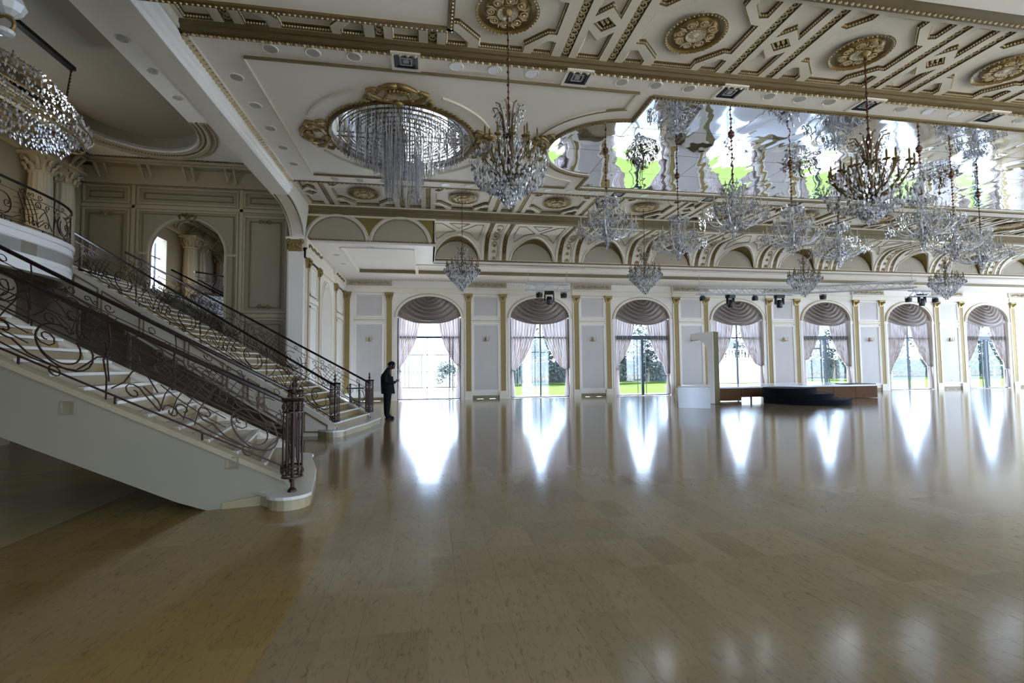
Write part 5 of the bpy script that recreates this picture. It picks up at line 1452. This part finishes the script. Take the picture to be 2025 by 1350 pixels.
b = MB(); b.box(-.55,.55,-.36,1.21,.70,.73); b.build('lid','stagetop',t)

# ================================================================== PERSON (about 1.7 m, side on, head bowed over a phone)
def skinned(name, joints, edges, m_, parent, root=0, sub=2):
    me = bpy.data.meshes.new(name); me.from_pydata([j[0] for j in joints],[],edges)
    o = bpy.data.objects.new(name, me); COL.objects.link(o)
    o.modifiers.new('s','SKIN'); sv = me.skin_vertices[0].data
    for i,j in enumerate(joints): sv[i].radius = (j[1], j[2] if len(j) > 2 else j[1]); sv[i].use_root = (i == root)
    s = o.modifiers.new('u','SUBSURF'); s.levels = sub; s.render_levels = sub
    dg = bpy.context.evaluated_depsgraph_get(); me2 = bpy.data.meshes.new_from_object(o.evaluated_get(dg))
    bpy.data.objects.remove(o); me2.name = name; me2.materials.clear(); me2.materials.append(M[m_])
    me2.polygons.foreach_set('use_smooth',[True]*len(me2.polygons))
    return link(name, me2, parent)
per = thing('person','person in black standing beside the farther staircase, head bowed over a phone','person',(-1.20,15.16,0))
J = [((-.02,0,.93),.165,.175),((-.045,0,1.08),.165,.17),((-.07,0,1.24),.17,.185),((-.065,0,1.36),.15,.175),((-.02,0,1.47),.07),((.045,0,1.54),.065),   # 0-5 pelvis..neck
     ((-.02,.10,.84),.135),((-.03,.105,.50),.112),((-.045,.11,.12),.09),((.06,.13,.045),.040),((.15,.14,.035),.030),    # left leg 6-10
     ((-.01,-.10,.84),.135),((-.02,-.105,.50),.112),((-.035,-.11,.12),.09),((.07,-.13,.045),.040),((.17,-.14,.035),.030),  # right 11-15
     ((-.07,.20,1.37),.065),((-.075,.25,1.12),.050),((.13,.17,1.06),.038),((.22,.10,1.10),.028),
     ((-.07,-.20,1.37),.065),((-.07,-.25,1.12),.050),((.13,-.17,1.08),.038),((.23,-.09,1.13),.028)]
Ed = [(0,1),(1,2),(2,3),(3,4),(4,5),(0,6),(6,7),(7,8),(8,9),(9,10),(0,11),(11,12),(12,13),(13,14),(14,15),(3,16),(16,17),(17,18),(18,19),(3,20),(20,21),(21,22),(22,23)]
skinned('body', J, Ed, 'black', per)
# head with face, tilted down
b = MB(); b.smooth = True
def headf(i,j):
    th = pi*j; ph = 2*pi*i
    x = sin(th)*cos(ph); y = sin(th)*sin(ph); z = cos(th)
    rx,ry,rz = .098,.077,.118
    if z < 0: rx *= 1-.10*abs(z); ry *= 1-.22*abs(z)
    X,Y_,Z = x*rx, y*ry, z*rz
    if abs(y) < .25 and x > 0:
        X += .022*math.exp(-((z+.12)/.16)**2)*(1-abs(y)/.25)          # nose
        X += .006*math.exp(-((z+.48)/.07)**2)                          # mouth
    for s in (-1,1):
        X -= .010*math.exp(-((z-.10)/.12)**2-((y-s*.38)/.16)**2) if x > 0 else 0
    return (X,Y_,Z)
b.grid(headf, 32, 22)
hd = b.build('head','skin',per,(.095,0,1.60)); hd.rotation_euler = (0,.6,0); hd.scale = (1.1,1.1,1.08)
b = MB(); b.smooth = True
def hairf(i,j):
    th = pi*.58*j; ph = 2*pi*i; r = 1.07+.02*sin(ph*7)*sin(th*5)
    return (sin(th)*cos(ph)*.098*r-.012, sin(th)*sin(ph)*.077*r, cos(th)*.118*r)
b.grid(hairf, 28, 12); hr = b.build('hair','black',hd)
for s in (-1,1):
    b = MB(); b.smooth=True; b.lathe([(.004,-.03),(.016,-.02),(.02,0),(.018,.02),(.004,.03)],8); e = b.build('ear','skin',hd,(-.005,s*.077,-.005))
    b = MB(); b.lathe([(.002,-.012),(.011,0),(.002,.012)],8); b.build('eye','blackmetal',hd,(.083,s*.03,.012))
def hand(px,py,pz,s):
    jj = [((px,py,pz),.022,.014),((px+.045,py-.01*s,pz+.02),.024,.014)]; ee = [(0,1)]
    fin = [(-.024,.048),(-.009,.056),(.007,.052),(.022,.042)]
    for dy,L_ in fin:
        n0 = len(jj); bx_,by_,bz_ = px+.045, py-.01*s+dy, pz+.02
        jj += [((bx_+.02,by_,bz_+.01),.0095),((bx_+.045,by_-.006*s,bz_+.022),.0085),((bx_+.05,by_-.02*s,bz_+.022+L_*.5),.008)]
        ee += [(1,n0),(n0,n0+1),(n0+1,n0+2)]
    n0 = len(jj); jj += [((px+.02,py-.02*s,pz+.035),.0105),((px+.04,py-.035*s,pz+.055),.009),((px+.055,py-.03*s,pz+.075),.008)]; ee += [(0,n0),(n0,n0+1),(n0+1,n0+2)]
    skinned('hand', jj, ee, 'skin', per, 0, 1)
hand(.215,.095,1.10,1); hand(.225,-.085,1.13,-1)
t = thing('phone','dark mobile phone held in both hands by the standing person','phone',(-1.20+.285,15.16,1.15)); t.rotation_euler = (0,.75,0)
b = MB(); b.box(-.075,.075,-.037,.037,-.004,.004); b.build('phone_body','blackmetal',t)
b = MB(); b.box(-.07,.07,-.034,.034,.0041,.005); b.build('screen','disc',t)
# open jacket hem and shoes
b = MB(); b.smooth=True
def jack(i,j):
    a = 2*pi*i; z = 1.28-.52*j; r = 1+.04*j
    return (-.045+.03*j+(.185*r)*cos(a)*(1 if cos(a)<0 else 1+.12*j), .185*r*sin(a)*.95, z)
b.grid(jack, 28, 8); b.build('jacket','black',per)
for s in (-1,1):
    b = MB(); b.smooth=True; b.add([],[]); b.lathe([(.02,0),(.05,.0),(.052,.03),(.03,.07)],12); sh = b.build('shoe','blackmetal',per,(.045,s*.12,.0)); sh.scale = (2.6,1,1)

# ================================================================== OUTSIDE
ext = struct('ground_outside')
b = MB(); b.box(-60,110,YW+.36,26.0,-.15,-.05).box(-60,3.2,26,60,-.15,-.05).box(-60,110,-30,YN-.36,-.15,-.05); b.build('paving','pave',ext)
b = MB(); b.box(3.2,110,26.0,47,-.16,-.04); g_ = b.build('lawn','grass',None); g_['kind'] = 'structure'
t = thing('garden_hedge','long clipped hedge closing the lawn behind the garden trees','hedge',(60,44,0))
b = MB(); b.box(-56,60,0,1.0,0,1.9); b.build('hedge_body','leaf',t)
b = MB()
for k in range(9000):
    x = random.uniform(-56,60); z = random.uniform(.1,2.3); b.add([(x,-.1+random.uniform(-.3,.1),z),(x+.2,-.15,z+.1),(x+.1,-.05,z+.25)],[(0,1,2)])
b.build('hedge_leaves','leaf',t,kind='stuff')
# white pavement panels seen through the first window, fence behind
t = thing('white_fence','pale railing fence of thin upright bars seen through the first window','fence',(-6.5,34,0))
b = MB(); b.box(0,8.5,-.02,.02,2.35,2.42).box(0,8.5,-.02,.02,1.2,1.25).box(0,8.5,-.02,.02,.1,.18); b.build('rails','dframe',t)
bmf = MB(); bmf.box(-.03,.03,-.03,.03,.1,2.4); mm = bmf.mesh('bar','dframe')
for k in range(30): link('bar',mm,t,(.14+k*.28,0,0))
for x in (0,4.2,8.5):
    b = MB(); b.box(x-.06,x+.06,-.06,.06,0,2.5); b.build('post','truss',t)
def leaf_mesh(R,Hh,n,seed,lw=.15):
    rnd = random.Random(seed); b = MB()
    blobs = [(rnd.uniform(-R*.6,R*.6),rnd.uniform(-R*.6,R*.6),rnd.uniform(Hh*.3,Hh*.85),rnd.uniform(.3,.55)*R) for _ in range(12)]
    for _ in range(n):
        bx_,by_,bz_,br = rnd.choice(blobs); v = Vector((rnd.gauss(0,1),rnd.gauss(0,1),rnd.gauss(0,1))).normalized()*br*rnd.uniform(.6,1.1)
        p = Vector((bx_,by_,bz_))+v; a = rnd.uniform(0,6.28); u = Vector((cos(a),sin(a),rnd.uniform(-.5,.5)))*lw; w = Vector((-sin(a),cos(a),rnd.uniform(-.8,.8)))*lw*.45
        b.add([p-u,p+w,p+u,p-w],[(0,1,2,3)])
    return b.mesh('leaves','leaf')
LM = [leaf_mesh(2.1,4.0,2600,s) for s in range(4)]
def bush(x,y,s,label,k):
    t = thing('garden_tree',label,'tree',(x,y,0),k*1.3,'garden trees beyond the lawn'); t.scale = (s,s,s)
    b = MB(); b.tube([(0,0,0),(.05,0,1.0),(-.05,.05,2.2)],[.10,.07,.04],6)
    for a in (0,2,4): b.tube([(0,0,1.0+.2*a),(.5*cos(a),.5*sin(a),1.8+.25*a)],[.05,.02],5)
    b.build('trunk','bark',t); link('leaves',LM[k%4],t,kind='stuff')
tx = [4.6,7.6,10.2,13.2,16.3,19.6,27.0,30.2,33.2,36.6,42.0,45.5,49.5,53.2,58.0,62.0,66.5]
for i,x in enumerate(tx):
    bush(x,39+1.2*(i%3),.95+.12*((i*7)%4),'pale garden tree, %s from the left seen through the tall windows'%nn[i],i)
for i,(x,y) in enumerate(((1.6,33.2),)): bush(x,y,.55,'small shrub by the gap of the fence outside the first window',2)
t = thing('garden_column','white square garden column seen through the left part of the second window','column',(7.35,36,0)); b = MB(); b.box(-.25,.25,-.25,.25,0,3.0).box(-.32,.32,-.32,.32,3.0,3.15).box(-.32,.32,-.32,.32,0,.2); b.build('shaft','white',t)
t = thing('garden_fence','dark slatted garden fence behind the lawn at the second window','fence',(4.5,37.5,0))
for k in range(20):
    b = MB(); b.box(.2*k,.2*k+.09,-.02,.02,0,1.9); b.build('slat','leaf',t)
t = thing('terrace_balustrade','white terrace wall with balustrade outside the fourth window','balustrade',(19.5,37,0))
b = MB(); b.box(0,9,0,.3,0,2.0).box(0,9,-.05,.35,2.0,2.1).box(0,9,-.02,.3,2.75,2.87); b.build('wall','white',t)
bal = MB(); bal.lathe([(.05,2.1),(.09,2.25),(.05,2.45),(.08,2.65),(.05,2.75)],8); bm_ = bal.mesh('baluster','white')
for k in range(30): link('baluster',bm_,t,(.15+.3*k,.15,0))
